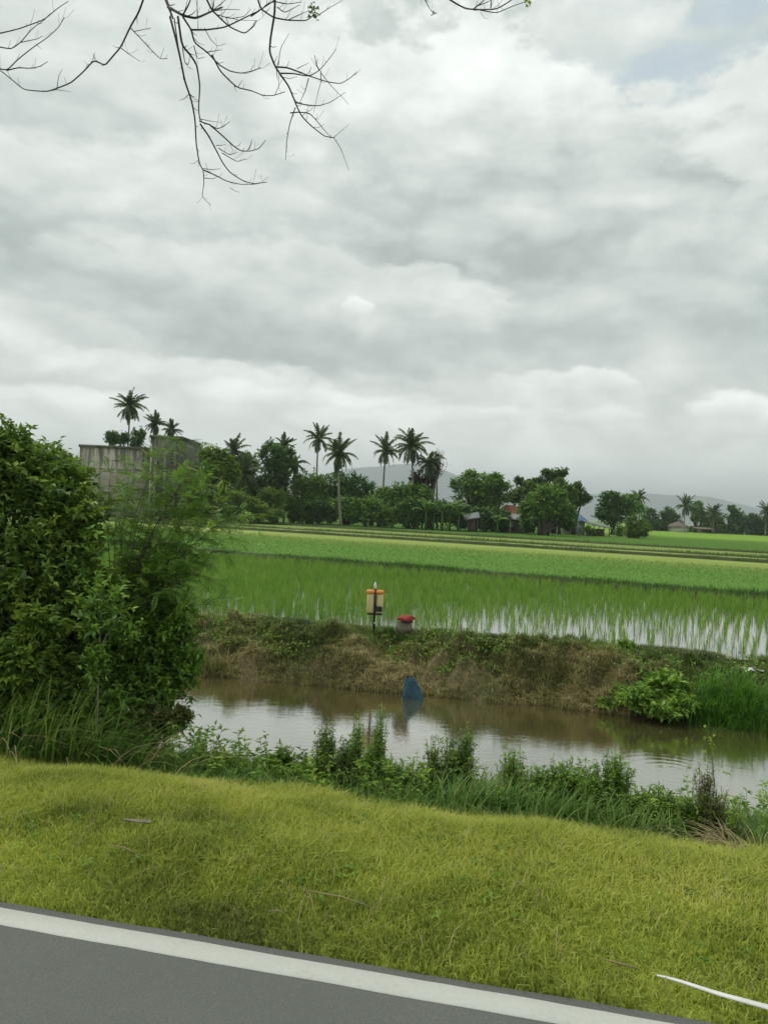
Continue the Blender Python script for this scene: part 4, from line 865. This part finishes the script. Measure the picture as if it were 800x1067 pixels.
# gabled house
def gable(name, label, x0, x1, Y, dep, zeave, zridge, wallm, roofm, over=.4, hip=True, wins=(), post=None):
    xc = (x0+x1)/2; o = thing(name, label, 'house', (xc, Y, ZT), 'farmhouses among the trees')
    wallbox(x0, x1, Y, Y+dep, ZT-.1, zeave).build('wall', wallm, o)
    mb = MB(); X0, X1, Y0, Y1 = x0-over, x1+over, Y-over, Y+dep+over; h = (Y1-Y0)/2 if hip else 0; h = min(h, (X1-X0)*.35)
    ym = (Y0+Y1)/2; V = []
    for dz in (0, -.08): V += [(X0, Y0, zeave+dz), (X1, Y0, zeave+dz), (X1, Y1, zeave+dz), (X0, Y1, zeave+dz), (X0+h, ym, zridge+dz), (X1-h, ym, zridge+dz)]
    mb.add(V, [(1, 2, 5), (3, 0, 4)], [(0, 1, 5, 4), (2, 3, 4, 5), (0, 6, 7, 1), (1, 7, 8, 2), (2, 8, 9, 3), (3, 9, 6, 0), (6, 9, 8, 7)]); mb.build('roof', roofm, o)
    for (wx0, wx1, z0, z1) in wins:
        f = wallbox(wx0, wx1, Y-.05, Y-.003, z0, z1).build('window', M['pipe'], o)
        wallbox(wx0+.07, wx1-.07, Y-.065, Y-.051, z0+.07, z1-.07).build('pane', M['dark'], f)
    return o
def wave_roof(name, c1, c2):
    return simple(name, c1, c2, 2.0, .55, .2, stretch=(6, .4, .4))
M['red_roof'] = simple('rusty_red_roof', (.20, .065, .035), (.34, .12, .07), 1.4, .8, .2, stretch=(5, .5, .5))
M['blue_roof'] = wave_roof('blue_metal_roof', (.10, .20, .36), (.16, .28, .46)); M['grey_roof'] = wave_roof('zinc_roof', (.20, .21, .21), (.32, .33, .33))
M['cream'] = simple('cream_plaster', (.42, .42, .36), (.60, .60, .52), 1.2, .9); M['plank'] = simple('weathered_plank', (.10, .08, .06), (.22, .18, .14), 2, .9, stretch=(8, 8, .5))
Yr = 98; p0 = at(524, 538, Yr); p1 = at(543, 538, Yr)
o = gable('red_roofed_house', 'wooden house with a rusty red hipped roof half hidden by trees', p0[0]-.2, p1[0]+.3, Yr, 5, at(530, 537, Yr)[2], at(530, 526, Yr)[2], M['plank'], M['red_roof'], .5, True, [(p0[0]+.5, p0[0]+1.3, .1, .9)])
mb = MB(); mb.box((p1[0]-.6, Yr-1.3, at(540, 538.5, Yr)[2]), (1.3, 1.2, .04), 0, (0, .30)); mb.build('porch_roof', M['grey_roof'], o)
for k in (-1.75, .55): mb = MB(); zz = at(540, 539, Yr)[2]; mb.tube([(p1[0]+k, Yr-2.4, ZT), (p1[0]+k, Yr-2.4, zz-.42)], .07, 6); mb.build('post', M['cream'], o)
Yb = 104; p0 = at(598, 540, Yb); p1 = at(610, 540, Yb)
gable('blue_roofed_house', 'cream house with a blue metal roof right of the big bushy tree', p0[0]-1.2, p1[0]-.1, Yb, 6, at(604, 543, Yb)[2], at(600, 530, Yb)[2], M['cream'], M['blue_roof'], .4, True, [(p0[0]+.3, p0[0]+1.1, .0, .8)])
# hut
Yh = 101; p0 = at(611, 545, Yh); p1 = at(637, 549, Yh)
o = thing('open_hut', 'open sided hut with a sloping grey metal roof at the field edge', 'hut', ((p0[0]+p1[0])/2, Yh, ZT))
zc = (p0[2]+p1[2])/2+.05; mb = MB(); mb.box(((p0[0]+p1[0])/2, Yh+1.2, zc), ((p1[0]-p0[0])/2, 1.6, .05), 0, (-.16, .13)); mb.build('roof', M['grey_roof'], o)
for x in np.linspace(p0[0]+.25, p1[0]-.3, 3):
    for y in (Yh, Yh+2.4): mb = MB(); mb.tube([(x, y, ZT), (x, y, zc-.13-.16*(x-(p0[0]+p1[0])/2)+.13*(y-Yh-1.2))], .06, 6); mb.build('post', M['plank'], o)
wallbox(p0[0]+1.6, p1[0]-.4, Yh+2.2, Yh+2.3, ZT, zc-.6).build('wall', M['plank'], o)
tree('bush', 'small yellow green bush under the edge of the open hut', 612, 99, [(612, 552, 4, 4), (617, 554, 4, 3)], 500, 'far_light', .25, 290, cat='bush', group='bushes at the far field edge', r0=.04)
# shack beside bananas
Ys = 93; p0 = at(484, 540, Ys); p1 = at(500, 538, Ys)
o = thing('grey_shack', 'small shack with a pale crooked sheet roof right of the bananas', 'shack', ((p0[0]+p1[0])/2, Ys, ZT))
mb = MB(); mb.box(((p0[0]+p1[0])/2, Ys+.9, p1[2]), ((p1[0]-p0[0])/2, 1.1, .04), 0, (.22, .3)); mb.build('roof', M['grey_roof'], o)
for x in (p0[0]+.2, p1[0]-.3): mb = MB(); mb.tube([(x, Ys, ZT), (x, Ys, p1[2]-.36+.22*(x-(p0[0]+p1[0])/2))], .06, 5); mb.build('post', M['plank'], o)
wallbox(p0[0]+.5, p1[0]-.4, Ys+1.0, Ys+1.1, ZT, p1[2]-.35).build('wall', M['plank'], o)
# far pale house
Yf = 195; p0 = at(707, 547, Yf); p1 = at(717, 547, Yf)
o = gable('pale_house', 'pale distant house with a long low rusty awning in the far row', p0[0], p1[0], Yf, 8, at(712, 549, Yf)[2], at(712, 544, Yf)[2], M['cream'], M['plank'], .5, True)
mb = MB(); q0 = at(720, 550, Yf); mb.box((q0[0]+2.3, Yf-2, q0[2]), (2.2, 1.8, .09), 0, (0, .1)); mb.build('awning', M['plank'], o)
for k in (.2, 4.4): mb = MB(); mb.tube([(q0[0]+k, Yf-3.4, ZT), (q0[0]+k, Yf-3.4, q0[2]-.16)], .1, 5); mb.build('post', M['plank'], o)

# ------------------------------------------------------------------ hills
hp = [150, 300, 350, 400, 430, 465, 500, 560, 600, 640, 700, 740, 780, 830, 900, 1100]; hh = [8, 22, 40, 47, 50, 42, 30, 20, 25, 29, 31, 31, 22, 12, 6, 2]
xs = np.linspace(-1800, 4500, 220); ys = np.array([4300, 4550, 4800, 5000, 5200, 5500, 6000]); hf = np.array([0, .45, .82, 1, .85, .5, 0])
V = []
for y, f in zip(ys, hf):
    pxs = 400+xs/5000*800; z = np.interp(pxs, hp, hh)/800*5000
    V.append(np.stack([xs, np.full_like(xs, y), ZT+f*z*(1+.10*fbm(xs/1000, xs*0+y/1000, 77, 1.2, 4))+1], 1))
n = len(xs); F = np.array([(i*n+j, i*n+j+1, (i+1)*n+j+1, (i+1)*n+j) for i in range(6) for j in range(n-1)])
M['hill'] = simple('hill_forest', (.03, .07, .06), (.05, .10, .08), .004, 1)
tag(mesh('hills', np.vstack(V), F, M['hill'], smooth=True), kind='structure')

# ------------------------------------------------------------------ things on the far bank
M['yellow_plastic'] = simple('yellow_plastic', (.62, .50, .24), (.72, .60, .32), 6, .45); M['orange_plastic'] = simple('orange_plastic', (.65, .20, .04), (.75, .30, .07), 6, .5)
M['black_plastic'] = simple('black_plastic', (.015, .015, .018), (.04, .04, .045), 8, .5); M['red_cloth'] = simple('red_cloth', (.26, .035, .035), (.42, .07, .06), 14, .85, .3)
M['blue_net'] = simple('blue_net', (.02, .06, .085), (.04, .12, .155), 18, .6, .3); M['white_plastic'] = simple('white_plastic', (.62, .62, .58), (.8, .8, .76), 8, .5)
M['sack'] = simple('grey_sack', (.13, .12, .08), (.22, .20, .14), 14, .9, .3); M['steel'] = simple('dull_steel', (.2, .2, .2), (.4, .4, .4), 10, .5, metal=.6)
def rbox(mb, c, h, r, rz=0, k=3):
    """rounded upright box: superellipse rings"""
    th = np.linspace(0, 2*math.pi, 25)[:-1]; cx, sx = np.cos(th), np.sin(th)
    px = np.sign(cx)*np.abs(cx)**.4*h[0]; py = np.sign(sx)*np.abs(sx)**.4*h[1]
    prof = [(-1, .0), (-1, .86), (-1+r, 1), (1-r, 1), (1, .86), (1, .0)]; V = []
    for z, f in prof:
        X, Y_ = px*f, py*f; V.append(np.stack([c[0]+X*math.cos(rz)-Y_*math.sin(rz), c[1]+X*math.sin(rz)+Y_*math.cos(rz), np.full(24, c[2]+z*h[2])], 1))
    n = 24; Q = [(i*n+j, i*n+(j+1) % n, (i+1)*n+(j+1) % n, (i+1)*n+j) for i in range(5) for j in range(n)]
    mb.add(np.vstack(V), None, Q)
Yc = 13.75; s = Yc/800
c = at(391, 627, Yc); gb = np.array([c[0], Yc, float(gP(np.array(c[0]), np.array(Yc)))])
o = thing('canister_post', 'pair of cream yellow canisters with orange tops mounted on a short post', 'field device', gb)
mb = MB(); mb.tube([gb-[0, 0, .1], at(391, 611, Yc)+np.array([0, .02, 0])], .022, 8); mb.build('post', M['black_plastic'], o, True)
for (x0, x1, dz) in ((382.2, 390.0, 0), (392.2, 399.2, .5)):
    cc = at((x0+x1)/2, 628+dz, Yc-.02); mb = MB(); rbox(mb, cc, ((x1-x0)/2*s, .085, 10.2*s), .12); k = mb.build('canister', M['yellow_plastic'], o, True)
    cc = at((x0+x1)/2+.2, 616.7+dz, Yc-.02); mb = MB(); rbox(mb, cc, ((x1-x0)/2*s+.006, .092, 1.9*s), .25); l = mb.build('lid', M['orange_plastic'], o, True)
mb = MB(); cc = at(394.5, 634.5, Yc-.115); rbox(mb, cc, (3.8*s, .035, 2.6*s), .3); mb.box(at(391.1, 625, Yc-.10), (.011, .02, .13)); mb.build('clamp', M['black_plastic'], o, True)
mb = MB(); rbox(mb, at(390.5, 639.6, Yc-.02), (8*s, .095, .7*s), .3); mb.build('tray', M['black_plastic'], o, True)
mb = MB(); mb.tube([at(391, 613.5, Yc), at(391, 610, Yc), at(391, 606.5, Yc)], [.022, .028, .012], 8); mb.build('cap', M['white_plastic'], o, True)
mb = MB(); rbox(mb, at(391, 649, Yc), (.03, .03, .012), .3); mb.build('collar', M['white_plastic'], o, True)
# red bundle on a sack
Yk = 13.6; s = Yk/800; rg = np.random.default_rng(5)
gb = np.array([at(423, 650, Yk)[0], Yk, float(gP(np.array(at(423, 650, Yk)[0]), np.array(Yk)))])
def lump(c, r, seed, amp=.15, n=20, m_=14):
    r = np.array(r); th = np.linspace(0, 2*math.pi, n+1)[:-1]; ph = np.linspace(.02, math.pi-.02, m_); V = []
    for p_ in ph:
        d = np.stack([np.sin(p_)*np.cos(th), np.sin(p_)*np.sin(th), np.full(n, np.cos(p_))], 1)
        k = 1+amp*fbm(d[:, 0]*1.0+seed, d[:, 1]+d[:, 2]*1.3, seed, .6, 3); V.append(np.array(c)+d*r*k[:, None])
    Q = [(i*n+j, i*n+(j+1) % n, (i+1)*n+(j+1) % n, (i+1)*n+j) for i in range(m_-1) for j in range(n)]
    return np.vstack(V), Q
o = thing('grey_sack', 'slumped grey brown sack on the far bank under the red cloth', 'sack', gb)
mb = MB(); V, Q = lump(at(421.5, 646, Yk)-[0, 0, .13], (.15, .12, .12), 3, .35); mb.add(V, None, Q); mb.build('bag', M['sack'], o, True)
top = at(423, 645, Yk-.02)
o = thing('red_cloth', 'folded dark red cloth lying on the grey sack right of the canisters', 'cloth', top)
mb = MB(); V, Q = lump(top, (.15, .11, .06), 9, .35); mb.add(V, None, Q); V, Q = lump(top+np.array([.06, -.03, .02]), (.09, .07, .05), 12, .4); mb.add(V, None, Q); mb.build('folds', M['red_cloth'], o, True)
mb = MB(); V, Q = lump(top+np.array([.03, -.07, -.045]), (.1, .04, .02), 15, .4); mb.add(V, None, Q); mb.build('dark_underside', M['black_plastic'], o, True)
# blue net bag at the waterline
Yn = 11.95; cb = at(428, 716, Yn); cb[2] = max(cb[2], ZW); s = Yn/800
o = thing('blue_net', 'crumpled blue net hung into a cone at the waterline of the far bank', 'fishing net', (cb[0], Yn, ZW))
apex = at(426, 705.5, Yn+.02); n = 22; th = np.linspace(0, 2*math.pi, n+1)[:-1]; V = []; rr = np.array([.045, .085, .10, .13, .14, .16]); zs = np.linspace(apex[2], ZW-.03, 6)
for k, (r_, z_) in enumerate(zip(rr, zs)):
    w_ = 1+.30*np.sin(3*th+k*.6+1)*(k/5)+.16*np.sin(7*th+k*1.7); V.append(np.stack([apex[0]+.018*k+r_*w_*np.cos(th), apex[1]+r_*w_*.7*np.sin(th), z_+.02*np.sin(4*th+k)], 1))
Q = [(i*n+j, i*n+(j+1) % n, (i+1)*n+(j+1) % n, (i+1)*n+j) for i in range(5) for j in range(n)]+[tuple(range(3, -1, -1))]
mb = MB(); mb.add(np.vstack(V), None, Q); mb.build('net', M['blue_net'], o, True)
mb = MB(); e = at(441, 716, Yn-.02); mb.tube(bez(apex-[0, 0, .02], (apex+e)/2+[.01, 0, .02], e, 6), .005, 5); mb.build('rope', M['sack'], o, True)
# litter
def sheet(name, label, cat, c, L, W_, mat, seed, rz=0, amp=.02, nx_=14, ny_=5):
    o = thing(name, label, cat, c); rg = np.random.default_rng(seed)
    X, Y_ = np.meshgrid(np.linspace(-L/2, L/2, nx_), np.linspace(-W_/2, W_/2, ny_)); 
    Y_ = Y_*(1+.3*fbm(X*6, X*0, seed, 1, 2))
    Zs = amp*fbm(X/L*1.5, Y_/W_*.7, seed, 1, 3)+.012
    P_ = np.stack([X*math.cos(rz)-Y_*math.sin(rz)+c[0], X*math.sin(rz)+Y_*math.cos(rz)+c[1], Zs+c[2]], -1).reshape(-1, 3)
    Q = [(i*nx_+j, i*nx_+j+1, (i+1)*nx_+j+1, (i+1)*nx_+j) for i in range(ny_-1) for j in range(nx_-1)]
    n = len(P_); P2 = P_-[0, 0, .003]; Q2 = [(a+n, d+n, c_+n, b+n) for a, b, c_, d in Q]
    mb = MB(); mb.add(np.vstack([P_, P2]), None, Q+Q2); mb.build('sheet', mat, o, True); return o
def gpt(px, py):
    P0 = onz(px, py, -.02)
    for _ in range(6): P0 = onz(px, py, float(gP(P0[0], P0[1])))
    return P0
q = gpt(143, 870); sheet('litter_sheet', 'flat scrap of white litter in the verge grass below the thicket', 'litter', q+[0, 0, .05], .12, .028, M['sack'], 70, -.1, .006)
q = at(786, 662, 12.2); gq = float(gP(q[0], q[1])); q[2] = gq+.08
sheet('plastic_bag', 'crumpled white plastic bag caught above the reeds on the far bank', 'litter', q, .34, .18, M['white_plastic'], 71, .2, .09)
q = at(545, 663, 13.3); q[2] = float(gP(q[0], q[1]))+.10
sheet('litter_sheet', 'narrow white scrap on the far bank crest in front of the paddy', 'litter', q, .3, .06, M['white_plastic'], 72, -.2)
def gptz(px, py, dz):
    P0 = onz(px, py, -.02)
    for _ in range(8): P0 = onz(px, py, float(gP(P0[0], P0[1]))+dz)
    return P0
# white strip through the verge at the lower right
pts = np.array([gptz(x, y, .045) for x, y, dz in [(684, 1016, 0), (705, 1022, 0), (730, 1029, 0), (760, 1038, 0), (800, 1050, 0), (850, 1066, 0)]])
o = thing('white_strip', 'long white plastic strip lying in the verge grass at the lower right', 'litter', pts[2])
tt = np.linspace(0, 1, 30); ip = np.stack([np.interp(tt, np.linspace(0, 1, 6), pts[:, k]) for k in range(3)], 1); ip[:, 2] += .002*np.sin(tt*9)
tg = nrm(np.gradient(ip, axis=0)); sd2 = nrm(np.cross(tg, [0, -.5, 1.0])); wv = np.interp(tt, [0, .15, .5, 1], [.002, .004, .006, .009])[:, None]
V = np.stack([ip-sd2*wv, ip+sd2*wv, ip+sd2*wv-[0, 0, .004], ip-sd2*wv-[0, 0, .004]], 1).reshape(-1, 3)
Q = [(4*i+a, 4*i+(a+1) % 4, 4*i+4+(a+1) % 4, 4*i+4+a) for i in range(29) for a in range(4)]
mb = MB(); mb.add(V, None, Q); mb.build('strip', M['white_plastic'], o, True)
pts = [gptz(x, y, .05) for x, y in [(626, 999), (645, 1004), (666, 1010)]]
o = thing('straw_stalk', 'pale stalk lying in line with the white strip on the verge', 'stalk', pts[1]); mb = MB(); mb.tube(pts, [.0015, .004, .002], 5); mb.build('stalk', M['straw'], o)
for i, (x0, y0, x1, y1, lb) in enumerate([(280, 950, 298, 953, 'short pale stalk on the lower verge left of centre'), (320, 928, 395, 948, 'long thin pale stalk lying slanted on the middle verge'), (112, 880, 148, 892, 'pale straw stalk lying below the white litter scrap')]):
    A, B_ = gptz(x0, y0, .06), gptz(x1, y1, .06)
    o = thing('straw_stalk', lb, 'stalk', (A+B_)/2, 'pale stalks lying on the verge'); mb = MB(); mb.tube([A, (A+B_)/2+[0, 0, .01], B_], [.002, .003, .0015], 5); mb.build('stalk', M['straw'], o)

# ------------------------------------------------------------------ bare branches overhead
BR = [ # polyline px, start radius (photo px)
 ([(-6, 37), (20, 31), (47, 21), (60, 10), (72, 2)], .9), ([(-6, 48), (12, 52), (22, 45), (35, 30), (48, 21)], .9), ([(22, 45), (40, 41), (45, 38)], .6),
 ([(-6, 70), (8, 74), (20, 62), (35, 50), (50, 40), (62, 29), (68, 18)], .9), ([(8, 74), (20, 71), (32, 72), (42, 70), (50, 65)], .9), ([(38, 47), (45, 52)], .4), ([(60, 92), (62, 80), (66, 72)], .5), ([(58, 94), (75, 96)], .4),
 ([(153, -8), (145, 14), (137, 28), (127, 50), (118, 60), (110, 69), (99, 63), (88, 75), (75, 87), (62, 92), (50, 96), (26, 94), (15, 85), (2, 74), (-10, 68)], 1.3),
 ([(99, 63), (98, 56)], .5), ([(137, 30), (145, 38), (160, 55), (168, 62), (175, 62)], .8), ([(140, 34), (158, 30)], .6), ([(127, 51), (135, 57), (146, 64)], .7), ([(168, 60), (172, 50)], .3),
 ([(169, -12), (176, 8), (181, 20)], 2.4), ([(178, 18), (184, 40), (188, 60), (193, 85), (200, 105), (204, 125), (205, 150), (208, 170), (212, 178)], 1.4), ([(212, 178), (213, 190), (211, 205), (220, 214)], .6),
 ([(186, 18), (190, 48), (199, 58), (206, 68), (209, 90), (207, 115), (209, 127)], 1.4), ([(182, 20), (186, 48), (190, 70), (192, 84)], .8), ([(191, 50), (193, 66), (197, 68), (199, 58)], .6),
 ([(176, 8), (191, 17), (205, 20), (222, 12), (232, 8)], 1.8), ([(191, 17), (197, 5), (202, -8)], 1.1), ([(212, -8), (222, 12), (230, 20), (240, 29), (255, 36), (265, 28), (268, 22)], 1.2),
 ([(191, 18), (200, 32), (203, 45), (216, 55), (228, 68), (240, 75), (252, 77), (265, 74), (272, 71)], 1.1), ([(221, 58), (230, 75), (240, 85), (248, 92), (262, 95), (275, 100), (285, 100), (297, 96)], 1.0), ([(248, 92), (253, 84)], .5), ([(287, 100), (291, 90), (295, 82)], .4),
 ([(200, 32), (215, 32), (235, 29), (250, 22), (270, 12), (285, 2), (292, -8)], 1.1), ([(216, 55), (232, 52)], .6), ([(203, 48), (206, 62), (214, 60)], .6), ([(222, 12), (238, 10), (250, 11)], .6), ([(225, 16), (240, 20), (255, 18), (262, 10)], .6), ([(206, 19), (206, 8), (204, -5)], .6),
 ([(240, 29), (235, 18), (250, 22), (268, 22)], .5), ([(214, 30), (220, 42), (227, 49), (236, 46)], .5), ([(262, 74), (265, 68)], .4), ([(222, 12), (224, -4)], .8), ([(222, 12), (240, -3)], .6),
 ([(209, 127), (218, 130), (226, 135), (233, 133), (240, 127)], .8), ([(218, 130), (232, 142), (245, 154), (252, 158), (262, 158), (270, 155), (277, 147)], .9), ([(260, 157), (263, 147)], .5), ([(209, 130), (218, 142), (225, 155), (232, 170), (240, 180), (253, 189), (265, 192), (278, 190)], 1.0),
 ([(226, 152), (236, 151)], .5), ([(228, 155), (240, 162), (248, 159)], .6), ([(232, 160), (247, 169), (257, 166)], .6), ([(213, 178), (225, 183), (237, 189), (252, 193), (268, 192)], .8), ([(212, 176), (222, 177), (230, 176)], .5), ([(213, 186), (222, 187), (228, 184)], .5), ([(240, 196), (245, 200), (251, 201)], .35), ([(210, 125), (222, 127), (232, 128)], .45),
 ([(287, -8), (287, 15), (282, 40), (281, 55), (287, 70), (293, 79), (301, 90), (308, 107), (310, 112), (315, 122), (325, 132), (338, 143), (348, 144)], 1.4),
 ([(287, 70), (300, 71), (312, 75), (322, 80), (340, 86), (355, 88), (365, 82), (372, 75)], 1.0), ([(293, 77), (305, 77), (322, 80), (333, 74), (343, 62), (350, 52)], .9), ([(333, 74), (329, 68), (328, 58)], .8), ([(322, 82), (318, 95), (313, 107)], .7),
 ([(308, 107), (320, 110), (332, 111), (345, 107), (360, 97)], .8), ([(303, 118), (313, 117), (323, 119), (330, 126), (340, 138), (345, 143)], .8), ([(308, 113), (302, 130), (299, 148), (298, 167)], .7), ([(348, 144), (355, 155), (360, 168), (363, 178)], .5), ([(348, 144), (364, 130)], .4),
 ([(334, 74), (335, 85), (332, 95), (327, 118)], .6), ([(334, 76), (345, 90), (355, 100), (364, 110)], .5), ([(267, -8), (272, 10), (285, 19), (300, 22), (320, 22), (328, 16)], 1.2), ([(276, 7), (285, 2), (300, 5), (315, 3)], .8), ([(289, 8), (297, 14), (313, 5)], .7), ([(330, 18), (345, 8), (357, 1)], .6),
 ([(290, 68), (293, 50), (302, 35)], .5), ([(310, 72), (322, 66)], .5), ([(262, 18), (272, 11), (283, 1)], .8), ([(300, 22), (315, 15), (322, 12)], .6), ([(291, 78), (290, 92), (294, 98)], .3),
 ([(458, -8), (463, -3), (475, 5), (485, 10), (500, 11), (517, 10), (530, 3), (540, -6)], 1.3), ([(500, 11), (517, 14), (535, 7), (547, 3)], .7), ([(493, 10), (503, 2), (508, -6)], .9), ([(511, 9), (512, -6)], .8), ([(500, 14), (505, 20), (510, 20)], .3), ([(497, 7), (510, 2), (518, -5)], .6),
 ([(437, -8), (443, 2), (448, 10), (452, 16)], .7), ([(-40, -25), (-22, 20), (-6, 37)], 1.6), ([(-22, 20), (-14, 40), (-6, 48)], 1.2), ([(-22, 20), (-18, 55), (-10, 68), (-6, 70)], 1.3),
]
def brY(px): return 6.0+.5*math.sin(px*.02)+.35*math.sin(px*.053+1)
trunk0 = np.array([-7.2, 4.6, 0.0]); trunk0[2] = float(gP(trunk0[0], trunk0[1]))
o = thing('bare_tree', 'bare leafless roadside tree whose drooping twigs hang in at the top left', 'tree', trunk0)
rg = np.random.default_rng(88); mb = MB()
fork = trunk0+[.3, .3, 4.2]; mb.tube(bez(trunk0-[0, 0, .2], trunk0+[.1, .1, 2], fork, 8), np.linspace(.22, .14, 8), 10)
limb = [fork, at(-330, -60, 6.2), at(-120, -75, 6.2), at(80, -70, 6.1), at(300, -60, 6.2), at(520, -55, 6.3)]
lt = np.array(limb); tl = np.linspace(0, 1, 26); lc = np.stack([np.interp(tl, np.linspace(0, 1, 6), lt[:, k]) for k in range(3)], 1); lc[:, 2] += .06*np.sin(tl*22); mb.tube(lc, np.linspace(.11, .02, 26), 7)
for e in ([-9, 6, 8], [-6.5, 3, 8.2], [-8.5, 3.5, 7.5]): mb.tube(bez(fork, fork+[0, 0, 1.5], np.array(e, float), 8), np.linspace(.1, .015, 8), 6)
mb.build('trunk', M['bark'], o, True)
mb = MB()
for pl, r_ in BR:
    P_ = np.array([at(x+rg.normal(0, .2), y+rg.normal(0, .2), brY(x)) for x, y in pl])
    m_ = max(6, len(P_)*4); k = np.linspace(0, 1, len(P_)); tt = np.linspace(0, 1, m_)
    # smooth by Catmull-like resample
    C3 = np.stack([np.interp(tt, k, P_[:, a]) for a in range(3)], 1); C3[1:-1] = .25*C3[:-2]+.5*C3[1:-1]+.25*C3[2:]
    rr = r_*.82*(6.0/800)*np.linspace(1, .42, m_); mb.tube(C3, rr, 5)
    if r_ > .55:
        for _ in range(int(len(pl)*1.1)):
            i = rg.integers(1, m_-1); tg = nrm(C3[i+1]-C3[i-1]); d = nrm(tg*.7+rnd_dir(rg, 1)[0]*.6+np.array([0, 0, .35])); L = rg.uniform(.03, .11)
            mb.tube([C3[i], C3[i]+d*L*.5, C3[i]+d*L+np.array([0, 0, L*.25])], [rr[i]*.45, rr[i]*.35, .0012], 3)
# feeders from the twigs up to the limb, above the frame
for x in (153, 169, 202, 212, 267, 287, 292, 437, 458, 508, 512, 540):
    a = at(x, -8, brY(x)); tgt = lc[np.argmin(np.abs(lc[:, 0]-a[0]-rg.uniform(-.3, .3)))]; mb.tube(bez(a, (a+tgt)/2+rg.normal(0, .06, 3), tgt, 6), np.linspace(.009, .018, 6), 5)
a = at(-40, -25, brY(-40)); tgt = lc[np.argmin(np.abs(lc[:, 0]-a[0]))]; mb.tube(bez(a, (a+tgt)/2, tgt, 5), np.linspace(.012, .02, 5), 5)
mb.build('twigs', M['twig'], o, True)
mb = MB()
Bq = np.array([at(326+rg.normal(0, 3.2), 12+rg.normal(0, 4.2), brY(326)+rg.normal(0, .02)) for _ in range(34)]+[at(550+rg.normal(0, 2), 2+rg.normal(0, 1.5), brY(550)) for _ in range(12)]+[at(452, 16, brY(452)) for _ in range(3)])
V, T, v = leaves(Bq, rnd_dir(rg, len(Bq)), .035, .02, rg, var=np.concatenate([rg.uniform(0, .4, 34), rg.uniform(.6, 1, 12), np.zeros(3)])); mb.add(V, T, None, v); mb.build('leaves', M['leaf_mid'], o)

# ------------------------------------------------------------------ haze
m = bpy.data.materials.new('haze'); m.use_nodes = True; t = m.node_tree; t.nodes.clear()
vs = t.nodes.new('ShaderNodeVolumePrincipled'); vs.inputs['Color'].default_value = (.90, .98, 1.0, 1); vs.inputs['Density'].default_value = 3.1e-4; vs.inputs['Anisotropy'].default_value = .1
mo = t.nodes.new('ShaderNodeOutputMaterial'); t.links.new(vs.outputs[0], mo.inputs['Volume'])
mb = MB(); mb.box((0, 0, 169), (9100, 9100, 172)); hz = mb.build('haze', m)
tag(hz, 'pale humid air that fades the distant hills', 'haze', kind='stuff')
